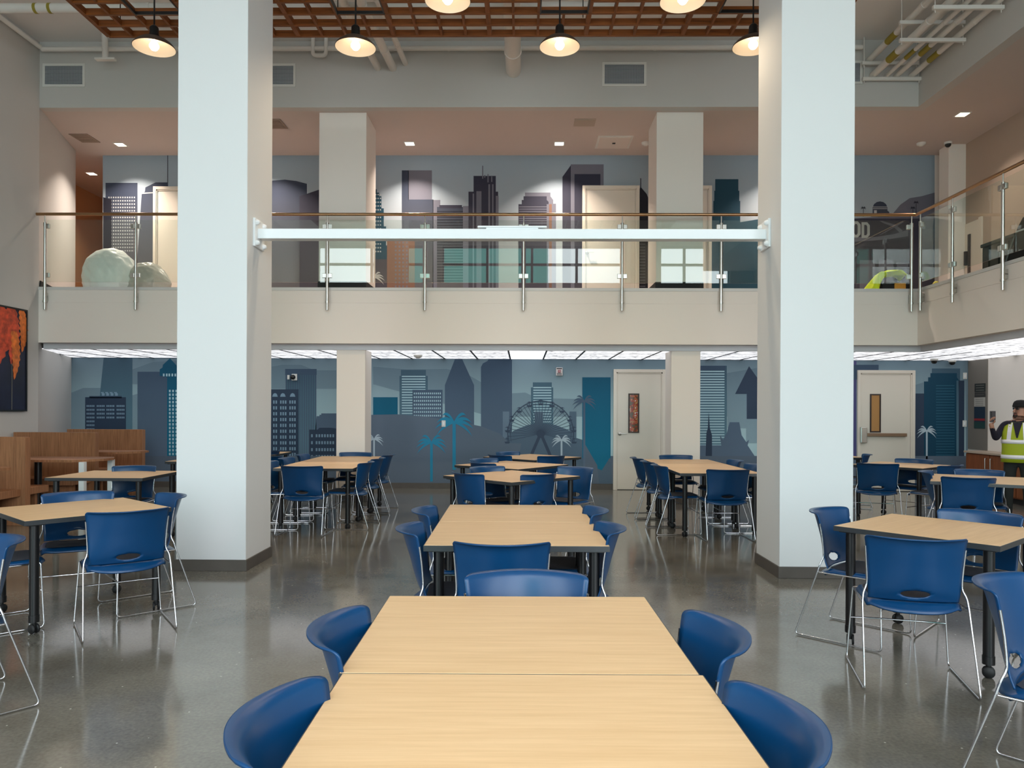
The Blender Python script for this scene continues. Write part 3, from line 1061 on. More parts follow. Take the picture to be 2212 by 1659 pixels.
def downlight(u, v, label, e=44):
    p = PZ(u, v, ZMC)
    t = thing('downlight', label, 'downlight', p, 0, 'square recessed downlights upstairs')
    s = 0.075
    bm = B()
    for lo, hi in (((-s - .02, -s - .02, -.008), (-s, s + .02, 0)), ((s, -s - .02, -.008), (s + .02, s + .02, 0)), ((-s, s, -.008), (s, s + .02, 0)), ((-s, -s - .02, -.008), (s, -s, 0))):
        box(bm, lo, hi)
    obj('trim_ring', bm, WHITE, t)
    bm = B(); box(bm, (-s, -s, -.004), (s, s, -.001)); obj('lens', bm, DLE, t)
    lo = light_obj('downlight_glow', 'AREA', (0, 0, -0.03), e, (1.0, 0.85, 0.73), 0.14, (0, 0, 0), parent=t)
    lo.data.spread = 1.9


downlight(260, 312, 'square downlight upstairs left of the big left column')
downlight(562, 311, 'added square downlight, unseen behind the left big column')  # added fill light, hidden by the column, evens out the upper level
downlight(1715, 309, 'added square downlight, unseen behind the right big column')  # also an added, unseen lamp that brightens the upper level
downlight(885, 310, 'square downlight right of the left upper column')
downlight(1208, 310, 'square downlight beside the square ceiling diffuser')
downlight(2079, 247, 'square downlight above the right-hand balcony', 16)
downlight(198, 375, 'square downlight deep in the orange corridor', 12)
p = PZ(1263, 264, ZMC)
bm = B(); box(bm, (p.x - .17, p.y - .15, ZMC - .012), (p.x + .17, p.y + .15, ZMC)); box(bm, (p.x - .15, p.y - .13, ZMC - .018), (p.x + .15, p.y + .13, ZMC - .01))
tag(obj('access_panel', bm, mat('panel_paint', (178, 164, 150), 0.7)), 'plain beige access panel in the ceiling above the upper door', 'access panel')
p = PZ(1326, 307, ZMC)
t = thing('ceiling_diffuser', 'square white air diffuser with a dark centre dot, upstairs', 'diffuser', p)
bm = B(); box(bm, (-.3, -.3, -.006), (.3, .3, 0)); obj('frame', bm, WHITE, t)
bm = B(); box(bm, (-.26, -.26, -.02), (.26, .26, -.004), 0.004); obj('plate', bm, mat('diffuser_plate', (220, 210, 202), 0.6), t)
bm = B(); box(bm, (-.025, -.025, -.026), (.025, .025, -.019)); obj('centre_cap', bm, DARK, t)
for u, v, lab in ((598, 267, 'dark return vent beside the left big column upstairs'), (188, 298, 'brown return vent in the corridor ceiling')):
    p = PZ(u, v, ZMC)
    bm = B(); box(bm, (p.x - .2, p.y - .2, ZMC - .012), (p.x + .12, p.y + .2, ZMC), 0.003)
    for i in range(6):
        box(bm, (p.x - .17, p.y - .16 + i * .055, ZMC - .018), (p.x + .09, p.y - .13 + i * .055, ZMC - .011))
    tag(obj('return_vent', bm, mat('panel_brown', (150, 132, 118), 0.7)), lab, 'vent')


def smoke(p, label, m=WHITE):
    bm = B(); lathe(bm, [(0, -.055), (.03, -.055), (.045, -.04), (.07, -.03), (.075, 0)], p, 20)
    tag(obj('smoke_detector', bm, m), label, 'smoke detector')


def domecam(p, label):
    t = thing('dome_camera', label, 'camera', p)
    bm = B(); lathe(bm, [(.062, 0), (.062, -.03), (.052, -.036)], seg=20); obj('housing', bm, WHITE, t)
    bm = B(); lathe(bm, [(.05, -.034), (.046, -.062), (.03, -.082), (0, -.088)], seg=20); obj('dome', bm, BLACK, t)


smoke(PZ(1990, 309, ZMC), 'white smoke detector upstairs over the right end of the mural')
domecam(PZ(2048, 307, ZMC), 'small dome camera upstairs above the pilaster')
smoke(PZ(1395, 308, ZMC), 'smoke detector upstairs next to the right upper column')
smoke(PZ(903, 767, ZLC), 'round smoke detector on the lit low ceiling')
domecam(PZ(2018, 775, ZLC), 'dome camera on the lit ceiling left of its twin, over the palm')
domecam(PZ(2057, 778, ZLC), 'dome camera on the lit ceiling nearest the right wall')
p = PY(637, 815, YB)
t = thing('security_camera', 'white wall camera with black eye on the striped mural tower', 'camera', (p.x, YB - .014, p.z))
bm = B(); box(bm, (-.05, -.03, -.06), (.05, 0, .06), .008); obj('housing', bm, WHITE, t)
bm = B(); lathe(bm, [(.045, 0), (.042, .03), (.025, .05), (0, .055)], seg=18, M=Matrix.Translation((-.02, -.03, 0)) @ Matrix.Rotation(PI / 2, 4, 'X')); obj('dome', bm, BLACK, t)
p = PY(624, 815, YB)
bm = B(); box(bm, (p.x - .02, YB - .035, p.z - .04), (p.x + .02, YB - .012, p.z + .04), .004); tag(obj('wall_sensor', bm, WHITE), 'small white sensor beside the wall camera on the mural', 'sensor')
p = PY(1208, 803, YB)
t = thing('fire_strobe', 'fire alarm strobe high on the mural above the ferris wheel', 'alarm', (p.x, YB - .014, p.z))
bm = B(); box(bm, (-.06, -.035, -.075), (.06, 0, .075), .008); obj('plate', bm, mat('strobe_body', (216, 208, 208), .5), t)
bm = B(); box(bm, (-.025, -.06, -.02), (.025, -.034, .03), .006); obj('lens', bm, mat('strobe_lens', (150, 70, 80), .2), t)
bm = B()
for k in range(4):
    box(bm, (-.045, -.037, -.065 + k * .011), (.045, -.034, -.06 + k * .011))
box(bm, (-.05, -.037, .045), (.05, -.034, .062))
obj('sounder', bm, DARK, t)
for u, v, lab in ((962, 915, 'white wall switch on the teal palm of the mural'), (2086, 915, 'light switch on the right end of the mural wall'), (2087, 812, 'small white box high at the right end of the mural wall')):
    p = PY(u, v, YB)
    t = thing('wall_switch', lab, 'switch', (p.x - .03, YB - .014, p.z))
    bm = B(); box(bm, (-.036, -.008, -.058), (.036, 0, .058), .003); obj('plate', bm, WHITE, t)
    bm = B(); box(bm, (-.012, -.014, -.03), (.012, -.007, .03), .002); obj('rocker', bm, SILVER, t)

# ================================================================== BEAM BETWEEN THE COLUMNS
zb1 = PY(1106, 498, 6.9).z; zb0 = PY(1106, 519.5, 6.9).z
t = thing('tie_beam', 'white steel beam bolted between the two big columns', 'beam', (0, 0, 0))
xa, xb = CLX1, CRX0
bm = B(); box(bm, (xa + .02, 6.83, zb0), (xb - .02, 6.94, zb1), .006); obj('beam_tube', bm, SILVER, t)
zc = (zb0 + zb1) / 2
for x, s in ((xa, 1), (xb, -1)):
    bm = B(); lo, hi = sorted((x, x + .022 * s)); box(bm, (lo, 6.76, zc - .13), (hi, 7.01, zc + .13), .004); obj('end_plate', bm, SILVER, t)
    for dy in (-.09, .09):
        for dz in (-.095, .095):
            bm = B()
            lathe(bm, [(0, 0.034), (.016, .03), (.026, .012), (.028, 0)], seg=12, M=Matrix.Translation((x + .02 * s, 6.885 + dy, zc + dz)) @ Matrix.Rotation(PI / 2 * s, 4, 'Y'))
            obj('bolt', bm, SILVER, t)
x0, x1 = PY(1032, 500, 6.88).x, PY(1181, 500, 6.88).x
t = thing('beam_light', 'slim white strip fixture lying on the middle of the beam', 'light fixture', ((x0 + x1) / 2, 6.885, zb1))
hw = (x1 - x0) / 2
bm = B(); box(bm, (-hw, -.05, .012), (hw, .05, .03), .006); obj('housing', bm, SILVER, t)
bm = B(); box(bm, (-hw + .08, -.04, 0), (hw - .08, .04, .013)); obj('mount', bm, SILVER, t)

# ================================================================== PENDANT LAMPS AND THE CEDAR GRID
LS_OUT = mat('lamp_bronze', (84, 64, 54), 0.4, 0.3)
LS_IN = mat('lamp_enamel', (250, 238, 220), 0.35)
BULB = mat('bulb_glow', (255, 240, 215), 0.3, emit=((255, 232, 200), 8.0))
ZL, YL = PY(768, 103, 8.2).z, 8.2
ZG = 5.92


def make_lamp(label):
    t = thing('pendant_lamp', label, 'pendant lamp', (0, 0, 0), 0, 'dome pendants under the cedar grid')
    R = 0.222
    prof = [(R, 0), (R + .004, .004), (R - .006, .02), (.185, .055), (.14, .088), (.085, .112), (.05, .122), (.045, .13)]
    bm = B(); lathe(bm, prof, seg=40)
    obj('lamp_shade', bm, LS_OUT, t)
    bm = B(); lathe(bm, [(R - .001, .001), (R - .012, .018), (.18, .05), (.135, .082), (.08, .105), (.0, .112)], seg=40)
    obj('shade_lining', bm, LS_IN, t)
    bm = B(); lathe(bm, [(.06, .122), (.058, .14), (.05, .15), (.046, .225), (.03, .245), (.014, .255), (0, .256)], seg=24)
    obj('lamp_socket', bm, BLACK, t)
    bm = B(); tube(bm, [(0, 0, .25), (0, 0, ZTOP - ZL)], .009, 8)
    obj('lamp_rod', bm, BLACK, t)
    bm = B(); lathe(bm, [(0, -.03), (.03, -.02), (.05, .008), (.052, .03), (.035, .06), (.02, .09)], seg=24)
    obj('bulb', bm, BULB, t)
    return t


lamps = [(333, 103, 'pendant lamp left of the left big column, tilting at the picture edge'), (768, 103, 'pendant lamp in front of the left upper column'),
         (1209, 92, 'pendant lamp in front of the middle header grille\'s left side'), (1627, 105, 'pendant lamp half hidden by the right big column')]
first = None
lamp_xs = []
for u, v, lab in lamps:
    p = PY(u, v, YL)
    if first is None:
        first = make_lamp(lab); first.location = (p.x, YL, ZL); o = first
    else:
        o = dup(first, (p.x, YL, ZL), 0, lab)
    lamp_xs.append(p.x)
for u, v, lab in ((967, 3, 'nearer pendant lamp at the top edge, left of centre'), (1475, 3, 'nearer pendant lamp at the top edge, right of centre')):
    p = PZ(u, v, ZL)
    dup(first, p, 0, lab)
for o in [o for o in list(COL.objects) if o.name.startswith('pendant_lamp')]:
    light_obj('lamp_glow', 'SPOT', (0, 0, -0.05), 60, (1.0, 0.78, 0.54), 0.05, parent=o)

xg0 = PZ(240, 85, ZG).x
yg1 = PZ(1000, 79, ZG).y
PXc = (lamp_xs[1] - xg0) / 9.0          # nine cells from the corner to the second lamp
PXc = 0.287
PYc = 0.25
nx = int((PZ(1810, 79, ZG).x - xg0) / PXc)
ny = 18
opens = []
for lx in lamp_xs:
    i = round((lx - xg0) / PXc)
    opens.append((i - 1, i + 1, 2, 5))       # cell ranges: x i-1..i+1, rows 2..5 counted from the far edge


def in_open(ix, iy, along):
    for a, b, c, d in opens:
        if along == 'x' and a <= ix < b and c < iy < d:
            return True
        if along == 'y' and a < ix < b and c <= iy < d:
            return True
    return False


t = thing('ceiling_slat_grid', 'suspended cedar slat grid above the pendant lamps', 'ceiling grid', (0, 0, 0))
HG = 0.075
bm = B()
for j in range(ny + 1):
    y = yg1 - j * PYc
    i = 0
    while i < nx:
        if in_open(i, j, 'x'):
            i += 1; continue
        k = i
        while k < nx and not in_open(k, j, 'x'):
            k += 1
        th = 0.016
        box(bm, (xg0 + i * PXc, y - th, ZG), (xg0 + k * PXc, y + th, ZG + HG))
        i = k
obj('long_slats', bm, SLATX, t)
bm = B()
for i in range(nx + 1):
    x = xg0 + i * PXc
    j = 0
    while j < ny:
        if in_open(i, j, 'y'):
            j += 1; continue
        k = j
        while k < ny and not in_open(i, k, 'y'):
            k += 1
        th = 0.026 if i % 4 == 0 else 0.014
        box(bm, (x - th, yg1 - k * PYc, ZG + .003), (x + th, yg1 - j * PYc, ZG + HG - .003))
        j = k
obj('cross_slats', bm, SLATY, t)
for a, b, c, d in opens:
    bm = B()
    x0, x1, y1, y0 = xg0 + a * PXc, xg0 + b * PXc, yg1 - c * PYc, yg1 - d * PYc
    e = .014
    h_ = .03
    for lo, hi in (((x0 + .015, y0, ZG - .004), (x0 + .015 + e, y1, ZG + h_)), ((x1 - .015 - e, y0, ZG - .004), (x1 - .015, y1, ZG + h_)), ((x0 + .015, y1 - .016 - e, ZG - .004), (x1 - .015, y1 - .016, ZG + h_)), ((x0 + .015, y0 + .016, ZG - .004), (x1 - .015, y0 + .016 + e, ZG + h_))):
        box(bm, lo, hi)
    obj('opening_frame', bm, BLACK, t)
for x in (xg0 + .3, xg0 + nx * PXc * .33, xg0 + nx * PXc * .66, xg0 + nx * PXc - .3):
    for y in (yg1 - .3, yg1 - ny * PYc + .3):
        bm = B(); tube(bm, [(x, y, ZG + HG - .01), (x, y, ZTOP)], .006, 6); obj('hanger_rod', bm, BLACK, t)

# ================================================================== PIPES
def pipe(pts, r, label, bands=(), group=None, name='ceiling_pipe'):
    bm = B(); tube(bm, fillet(pts, .1, 5) if len(pts) > 2 else pts, r, 16)
    for f in (0.25, .5, .75):
        a, b = Vector(pts[0]), Vector(pts[-1]); p = a.lerp(b, f); d = (b - a).normalized()
        tube(bm, [p - d * .02, p + d * .02], r * 1.12, 16)
    o = tag(obj(name, bm, PIPEW), label, 'pipe', group)
    for p0, p1 in bands:
        b2 = B(); tube(b2, [p0, p1], r * 1.06, 16); obj('band', b2, YELLOWB, o)
    return o


zp = PY(1106, 104, YF - .1).z
pipe([(XL + .1, YF - .1, zp), (XRF - .9, YF - .1, zp)], .036, 'long white pipe running across the top of the header')
p = PY(1109, 152, YF)
pipe([(p.x, 8.9, p.z + .0), (p.x, YF + .02, p.z)], .115, 'fat white pipe entering the header above the middle of the room')
for u, v, r, lab in ((816, 146, .055, 'leftmost of three white pipes entering the header by the second lamp'), (849, 147, .06, 'middle one of three white pipes entering the header by the second lamp'), (876, 137, .042, 'rightmost of three white pipes entering the header by the second lamp')):
    p = PY(u, v, YF); pipe([(p.x - .12, 9.0, p.z), (p.x, YF + .02, p.z)], r, lab)
p = PY(60, 18, 9.8)
xa = PY(110, 18, 9.8).x
pipe([(XL + .02, 9.8, p.z), (XRF - 3.5, 9.8, p.z)], .062, 'white pipe with yellow bands crossing high at the left',
     bands=[((PY(78, 18, 9.8).x - .02, 9.8, p.z), (PY(78, 18, 9.8).x + .02, 9.8, p.z)), ((PY(109, 18, 9.8).x - .02, 9.8, p.z), (PY(109, 18, 9.8).x + .02, 9.8, p.z))])
p = PX(60, 82, XL + .09)
pipe([(XL + .09, 5.5, p.z), (XL + .09, YF - .14, p.z)], .035, 'white pipe along the top of the left wall')
# drop stub with a short bar near the left header grille
p = PY(228, 126, YF - .35); q = PY(226, 70, YF - .35)
t = thing('sprinkler_drop', 'white drop pipe with a short cross bar above the left grille', 'pipe', (0, 0, 0))
bm = B(); tube(bm, [p, q, (q.x, q.y, ZTOP)], .045, 14); obj('drop_pipe', bm, PIPEW, t)
bm = B(); box(bm, (p.x - .15, p.y - .04, p.z - .03), (p.x + .15, p.y + .04, p.z), .004); obj('cross_bar', bm, PIPEW, t)
# hook pipe between the lamp and the left big column
p = PY(690, 120, YF - .12); q = PY(700, 100, YF - .12)
bm = B()
tube(bm, fillet([(p.x - .1, p.y, ZTOP), (p.x - .1, p.y, p.z), (p.x + .1, p.y, p.z), (p.x + .1, p.y, ZTOP)], .06), .03, 12)
tag(obj('pipe_loop', bm, PIPEW), 'white U-shaped pipe loop left of the second lamp', 'pipe')
# pipe rack at the upper right
zlow, zup = 6.52, 6.74
struts = []
for k, (u0, u1, v, z, lab) in enumerate(((1862, 1988, 168, zlow, 'lowest white strut of the pipe rack, against the header'), (1862, 1984, 133, zup, 'upper white strut of the pipe rack, against the header'),
                                    (1943, 2085, 83, zlow, 'middle lower strut of the pipe rack'), (1943, 2084, 45, zup, 'middle upper strut of the pipe rack'), (2015, 2168, 12, zlow, 'nearest strut of the pipe rack at the top edge'))):
    a, b = PZ(u0, v, z), PZ(u1, v, z)
    y = min((a.y + b.y) / 2, YF - .06)
    t = thing('pipe_strut', lab, 'pipe strut', (0, 0, 0), 0, 'struts of the pipe rack')
    bm = B(); box(bm, (a.x, y - .022, z - .05), (b.x, y + .022, z), .004); obj('channel', bm, PIPEW, t)
    for x in (a.x + .03, b.x - .03):
        bm = B(); tube(bm, [(x, y, z - .09), (x, y, ZTOP)], .006, 6); obj('hanger_rod', bm, PIPEW, t)
    struts.append((a.x, b.x, y))
xr0, xr1 = struts[0][0], struts[0][1]
for k, (f, r, z, lab, bd) in enumerate(((.2, .05, zlow, 'fattest lower pipe of the rack, leftmost', 1), (.42, .03, zlow, 'thin lower pipe of the rack, second from left', 1), (.6, .038, zlow, 'third lower pipe of the rack, with yellow band', 1),
                                    (.86, .04, zlow, 'rightmost lower pipe of the rack', 1), (.12, .045, zup, 'left pipe on the upper struts of the rack', 1), (.5, .03, zup, 'right pipe on the upper struts of the rack', 0))):
    x = xr0 + (xr1 - xr0) * f
    y0 = 10.62 - .1 * (k % 3)
    pipe([(x, 5.0, z + r), (x, YF + .01, z + r)], r, lab, bands=[((x, y0, z + r), (x, y0 + .26, z + r))] if bd else (), group='pipes on the rack')

# ================================================================== GLASS RAILINGS
ZR = PY(1106, 465.5, YF).z
ZGT, ZGB = PY(1106, 478, YF).z, PY(1106, 612.5, YF).z
YRAIL = YF - 0.06
ZK0, ZK1 = PY(1106, 492, YF).z, PY(1106, 598, YF).z
ZPB, ZPM = PY(1106, 672, YF).z, PY(1106, 655, YF).z


def rail_post(parent, x, y, ax, sides=(-1, 1)):
    """ax: direction (unit) of the railing run; side post standing off the balcony face"""
    ax = Vector(ax)
    nrm = Vector((-ax.y, ax.x, 0))
    if nrm.y > 0 or nrm.x > 0:
        nrm = -nrm
    bm = B()
    tube(bm, [(x, y, ZPB), (x, y, ZGT - .06), ], .021, 14)
    tube(bm, [(x, y, ZGT - .06), (x, y, ZR - .02)], .009, 10)
    tube(bm, [(x, y, ZGT - .1), (x, y, ZGT - .04)], .024, 14)
    po = obj('railing_post', bm, STEEL, parent)
    bm = B()
    tube(bm, [(x, y, ZPM), (x, y, ZF1 - .03)], .024, 14)
    tube(bm, [(x, y, ZPM - .01), (x, y, ZPM + .015)], .031, 14)
    M = Matrix.Translation((x, y, 0)) @ Matrix.Rotation(math.atan2(ax.y, ax.x), 4, 'Z')
    box(bm, (-.017, -.02 if ax.y else 0, ZPM + .01), (.017, 0 if ax.y else .02, ZF1 - .05), M=M)
    for z in (ZPM + .05, ZF1 - .13):
        lo, hi = ((-.06, 0) if ax.y else (0, .06))
        box(bm, (-.016, lo, z - .035), (.016, hi, z + .035), .003, M=M)
    obj('post_bracket', bm, STEEL, po)
    for z in (ZK0, ZK1):
        for s in sides:
            bm = B()
            c = Vector((x, y, z)) + ax * (.045 * s)
            M = Matrix.Translation(c) @ Matrix.Rotation(math.atan2(ax.y, ax.x), 4, 'Z')
            box(bm, (-.03, -.02, -.035), (.03, .02, .035), .005, M=M)
            obj('glass_clamp', bm, STEEL, po)


t = thing('glass_railing', 'long glass railing along the balcony facing the camera', 'railing', (0, 0, 0))
us = [97, 293, 500, 707, 918, 1131, 1344, 1558, 1763, 1969]
xs = [PY(u, 560, YRAIL).x for u in us]
for k, x in enumerate(xs):
    rail_post(t, x, YRAIL, (1, 0, 0), (1,) if k == 0 else ((-1,) if k == len(xs) - 1 else (-1, 1)))
for a, b in zip(xs, xs[1:]):
    bm = B(); box(bm, (a + .035, YRAIL - .006, ZGB), (b - .035, YRAIL + .006, ZGT)); obj('glass_panel', bm, GLASS, t)
bm = B(); tube(bm, [(XL + .002, YRAIL, ZR), (XRF - .06, YRAIL, ZR)], .023, 16); obj('handrail', bm, BRONZE, t)
t = thing('glass_railing', 'glass railing of the right-hand balcony running towards the camera', 'railing', (0, 0, 0))
XRAIL = XRF - 0.06
ys = [YRAIL - .12] + [PX(u, 560, XRAIL).y for u in (2057, 2166)] + [8.3, 7.2]
for k, y in enumerate(ys):
    rail_post(t, XRAIL, y, (0, 1, 0), (-1,) if k == 0 else (-1, 1))
for a, b in zip(ys, ys[1:]):
    bm = B(); box(bm, (XRAIL - .006, b + .035, ZGB), (XRAIL + .006, a - .035, ZGT)); obj('glass_panel', bm, GLASS, t)
bm = B(); tube(bm, [(XRAIL, YRAIL + .01, ZR), (XRAIL, ys[-1] - .4, ZR)], .023, 16); obj('handrail', bm, BRONZE, t)


# ================================================================== CHAIRS
def lerp_prof(prof, t):
    n = len(prof) - 1
    k = min(int(t * n), n - 1)
    f = t * n - k
    return [prof[k][i] + (prof[k + 1][i] - prof[k][i]) * f for i in range(len(prof[0]))]


def smooth_prof(prof, n):
    """Catmull-Rom resample"""
    P = [prof[0]] + list(prof) + [prof[-1]]
    out = []
    m = len(prof) - 1
    for q in range(n + 1):
        s = q / n * m
        k = min(int(s), m - 1); f = s - k
        p0, p1, p2, p3 = P[k], P[k + 1], P[k + 2], P[k + 3]
        out.append([0.5 * (2 * p1[i] + (p2[i] - p0[i]) * f + (2 * p0[i] - 5 * p1[i] + 4 * p2[i] - p3[i]) * f * f + (3 * p1[i] - p0[i] - 3 * p2[i] + p3[i]) * f ** 3) for i in range(len(p1))])
    return out


def thicken(bm, th):
    for f in bm.faces:
        f.smooth = True
    bmesh.ops.recalc_face_normals(bm, faces=bm.faces)
    bmesh.ops.solidify(bm, geom=bm.faces[:], thickness=th)


def chair_back_mesh():
    bm = B()
    # y centre, z, half width, wrap (how far the sides come forward)
    prof = smooth_prof([(-.165, .452, .220, .030), (-.196, .500, .221, .045), (-.218, .560, .223, .060), (-.240, .640, .228, .076), (-.262, .710, .234, .088),
                        (-.279, .762, .240, .098), (-.291, .787, .244, .104), (-.308, .799, .248, .110), (-.330, .801, .252, .114)], 40)
    NS = 28
    V = []
    for j, (y, z, w, wrap) in enumerate(prof):
        row = []
        t = j / (len(prof) - 1)
        q = max(0, (t - .70) / .30)
        trim = 1 - .26 * (1 - math.sqrt(max(0, 1 - q * q)))
        for i in range(NS + 1):
            s = (-1 + 2 * i / NS) * trim
            a = abs(s)
            yy = y + wrap * (a ** 2.0)
            zz = z
            row.append(bm.verts.new((w * s, yy, zz)))
        V.append(row)
    cz, rz_, rx = .494, .023, .072
    for j in range(len(prof) - 1):
        for i in range(NS):
            q = (V[j][i], V[j][i + 1], V[j + 1][i + 1], V[j + 1][i])
            c = sum((v.co for v in q), Vector()) / 4
            if (c.x / rx) ** 2 + ((c.z - cz) / rz_) ** 2 < 1:
                continue
            bm.faces.new(q)
    bmesh.ops.delete(bm, geom=[v for v in bm.verts if not v.link_faces], context='VERTS')
    for v in bm.verts:
        if v.is_boundary and abs(v.co.x) < rx * 1.5 and abs(v.co.z - cz) < rz_ * 1.7 and v.co.z > .46:
            dx, dz = v.co.x / rx, (v.co.z - cz) / rz_
            l = math.hypot(dx, dz)
            if l > 1e-4:
                v.co.x, v.co.z = dx / l * rx, cz + dz / l * rz_
    thicken(bm, .007)
    return bm


def chair_seat_mesh():
    bm = B()
    NS, NT = 24, 22
    V = []
    for j in range(NT + 1):
        t = j / NT
        row = []
        for i in range(NS + 1):
            s = -1 + 2 * i / NS
            rear = -.155 - .085 * (1 - abs(s) ** 2.2)
            front = .235 - .05 * abs(s) ** 5
            y = rear + (front - rear) * t
            hw = .238 - .016 * max(0, 2 * t - 1) ** 3 - .006 * max(0, 1 - 2 * t) ** 4
            z = .452 - .012 * math.sin(PI * min(1, t * 1.15)) * (1 - s * s)
            e = max(abs(s), 0)
            z -= .020 * max(0, (e - .86) / .14) ** 2
            z -= .030 * max(0, (t - .86) / .14) ** 1.8
            z -= .050 * max(0, (.17 - t) / .17) ** 1.4 * (1 - .6 * abs(s) ** 4)
            row.append(bm.verts.new((hw * s, y, z)))
        V.append(row)
    for j in range(NT):
        for i in range(NS):
            bm.faces.new((V[j][i], V[j][i + 1], V[j + 1][i + 1], V[j + 1][i]))
    thicken(bm, .009)
    return bm


def chair_pad_mesh():
    bm = B()
    NS, NT = 16, 14
    V = []
    for j in range(NT + 1):
        t = j / NT
        row = []
        for i in range(NS + 1):
            s = -1 + 2 * i / NS
            # rounded square to disc-like outline
            y = -.150 + .355 * t
            k = abs(2 * t - 1)
            hw = .200 * (1 - .25 * k ** 6)
            x = hw * s
            tt = (y + .24) / .47
            z = .452 - .012 * math.sin(PI * min(1, max(0, tt) * 1.15)) * (1 - (x / .232) ** 2) + .0045 * (1 - max(abs(s), k) ** 8)
            row.append(bm.verts.new((x, y, z + .001)))
        V.append(row)
    for j in range(NT):
        for i in range(NS):
            bm.faces.new((V[j][i], V[j][i + 1], V[j + 1][i + 1], V[j + 1][i]))
    for f in bm.faces:
        f.smooth = True
    return bm


def chair_side_mesh(s):
    bm = B()
    r = .0054
    pts = [(.241, -.180, .735), (.234, -.168, .640), (.229, -.162, .560), (.230, -.160, .520), (.249, -.174, .482), (.255, -.188, .430), (.268, -.330, .0075), (.268, .205, .0075), (.240, .188, .428), (.215, .165, .434)]
    pts = fillet([(x * s, y, z) for x, y, z in pts], .03, 4)
    tube(bm, pts, r, 8)
    tube(bm, [(.252 * s, -.182, .425), (.236 * s, .17, .425)], r, 8)
    return bm


def make_chair(label, group):
    t = thing('stacking_chair', label, 'chair', (0, 0, 0), 0, group)
    obj('backrest', chair_back_mesh(), BLUE, t)
    obj('seat', chair_seat_mesh(), BLUE, t)
    p = obj('seat_pad', chair_pad_mesh(), PAD, t); p['label'] = 'charcoal seat pad'
    for s in (-1, 1):
        obj('sled_frame', chair_side_mesh(s), CHROME, t)
    bm = B(); tube(bm, fillet([(-.252, .19, .25), (-.18, .20, .25), (.18, .20, .25), (.252, .19, .25)], .05), .005, 8)
    obj('cross_rod', bm, CHROME, t)
    return t


CH0 = [None]


def chair(x, y, fx, fy, label, group):
    rz = math.atan2(-fx, fy) + YAW
    x, y = x - YAW * y, y + YAW * x
    if CH0[0] is None:
        CH0[0] = make_chair(label, group)
        CH0[0].location = (x, y, 0); CH0[0].rotation_euler = (0, 0, rz)
        return CH0[0]
    return dup(CH0[0], (x, y, 0), rz, label, group)


# ================================================================== TABLES
ZT = 0.74


def make_table(w, d, label, group):
    """w along local x, d along local y"""
    t = thing('folding_table', label, 'table', (0, 0, 0), 0, group)
    bm = B(); box(bm, (-w / 2 + .003, -d / 2 + .003, ZT - .03), (w / 2 - .003, d / 2 - .003, ZT), .0015)
    obj('tabletop', bm, TOPW, t)
    bm = B()
    e = .004
    for lo, hi in (((-w / 2, -d / 2, ZT - .032), (w / 2, -d / 2 + e, ZT - .001)), ((-w / 2, d / 2 - e, ZT - .032), (w / 2, d / 2, ZT - .001)),
                   ((-w / 2, -d / 2 + e, ZT - .032), (-w / 2 + e, d / 2 - e, ZT - .001)), ((w / 2 - e, -d / 2 + e, ZT - .032), (w / 2, d / 2 - e, ZT - .001))):
        box(bm, lo, hi, .001)
    ed = obj('edge_band', bm, EDGE, t); ed['label'] = 'dark edge band'
    for sx in (-1, 1):
        for sy in (-1, 1):
            x, y = sx * (w / 2 - .075), sy * (d / 2 - .075)
            bm = B()
            tube(bm, [(x, y, .085), (x, y, ZT - .031)], .0285, 20)
            tube(bm, [(x, y, .075), (x, y, .12)], .0315, 20)
            box(bm, (x - .05, y - .05, ZT - .04), (x + .05, y + .05, ZT - .031))
            lg = obj('leg', bm, BLACK, t)
            bm = B()
            a = .7 * sx * sy + .4 * sx
            M = Matrix.Translation((x, y, .032)) @ Matrix.Rotation(a, 4, 'Z') @ Matrix.Rotation(PI / 2, 4, 'Y')
            for o_ in (-.022, .008):
                lathe(bm, [(0, o_), (.03, o_ + .001), (.0318, o_ + .007), (.03, o_ + .013), (0, o_ + .014)], seg=20, M=M)
            tube(bm, [(x, y, .034), (x, y, .08)], .014, 10)
            obj('caster', bm, RUBBER, lg)
    return t


TB0 = {}


def table(x, y, rz, label, group=None, w=.985, d=.84):
    k = (w, d)
    rz += YAW
    x, y = x - YAW * y, y + YAW * x
    if k not in TB0:
        TB0[k] = make_table(w, d, label, group)
        TB0[k].location = (x, y, 0); TB0[k].rotation_euler = (0, 0, rz)
        return TB0[k]
    return dup(TB0[k], (x, y, 0), rz, label, group)


G = 'stacking chairs around the laminate tables'
GT = 'laminate tables with black caster legs'
# -- the long central table nearest the camera (two tables end to end) and the one behind it
table(.023, 2.44, 0, 'far half of the nearest table, its seam crossing the tan top', GT)
table(.032, 1.60, 0, 'near half of the nearest table, cut by the bottom edge', GT)
table(.028, 5.175, 0, 'far half of the second central table', GT)
table(.028, 4.335, 0, 'near half of the second central table, with a grey front edge', GT)
table(0, 8.04, math.radians(45), 'nearest of the three diamond-turned tables in the middle', GT, 1.05, 1.05)
table(0, 9.64, math.radians(51), 'middle one of the three diamond-turned tables', GT, 1.05, 1.05)
table(.31, 11.24, math.radians(46), 'farthest of the three diamond-turned tables, by the ferris wheel', GT, 1.05, 1.05)
# -- three-table row left of centre and right of centre
for i, lab in enumerate(('near table of the row behind the left big column', 'middle table of the row behind the left big column', 'far table of the row behind the left big column')):
    table(-2.385, 9.28 + i * .77, 0, lab, GT, .96, .765)
for i, lab in enumerate(('near table of the row left of the right big column', 'middle table of the row left of the right big column', 'far table of the row left of the right big column')):
    table(2.39, 8.85 + i * .80, 0, lab, GT, .95, .795)
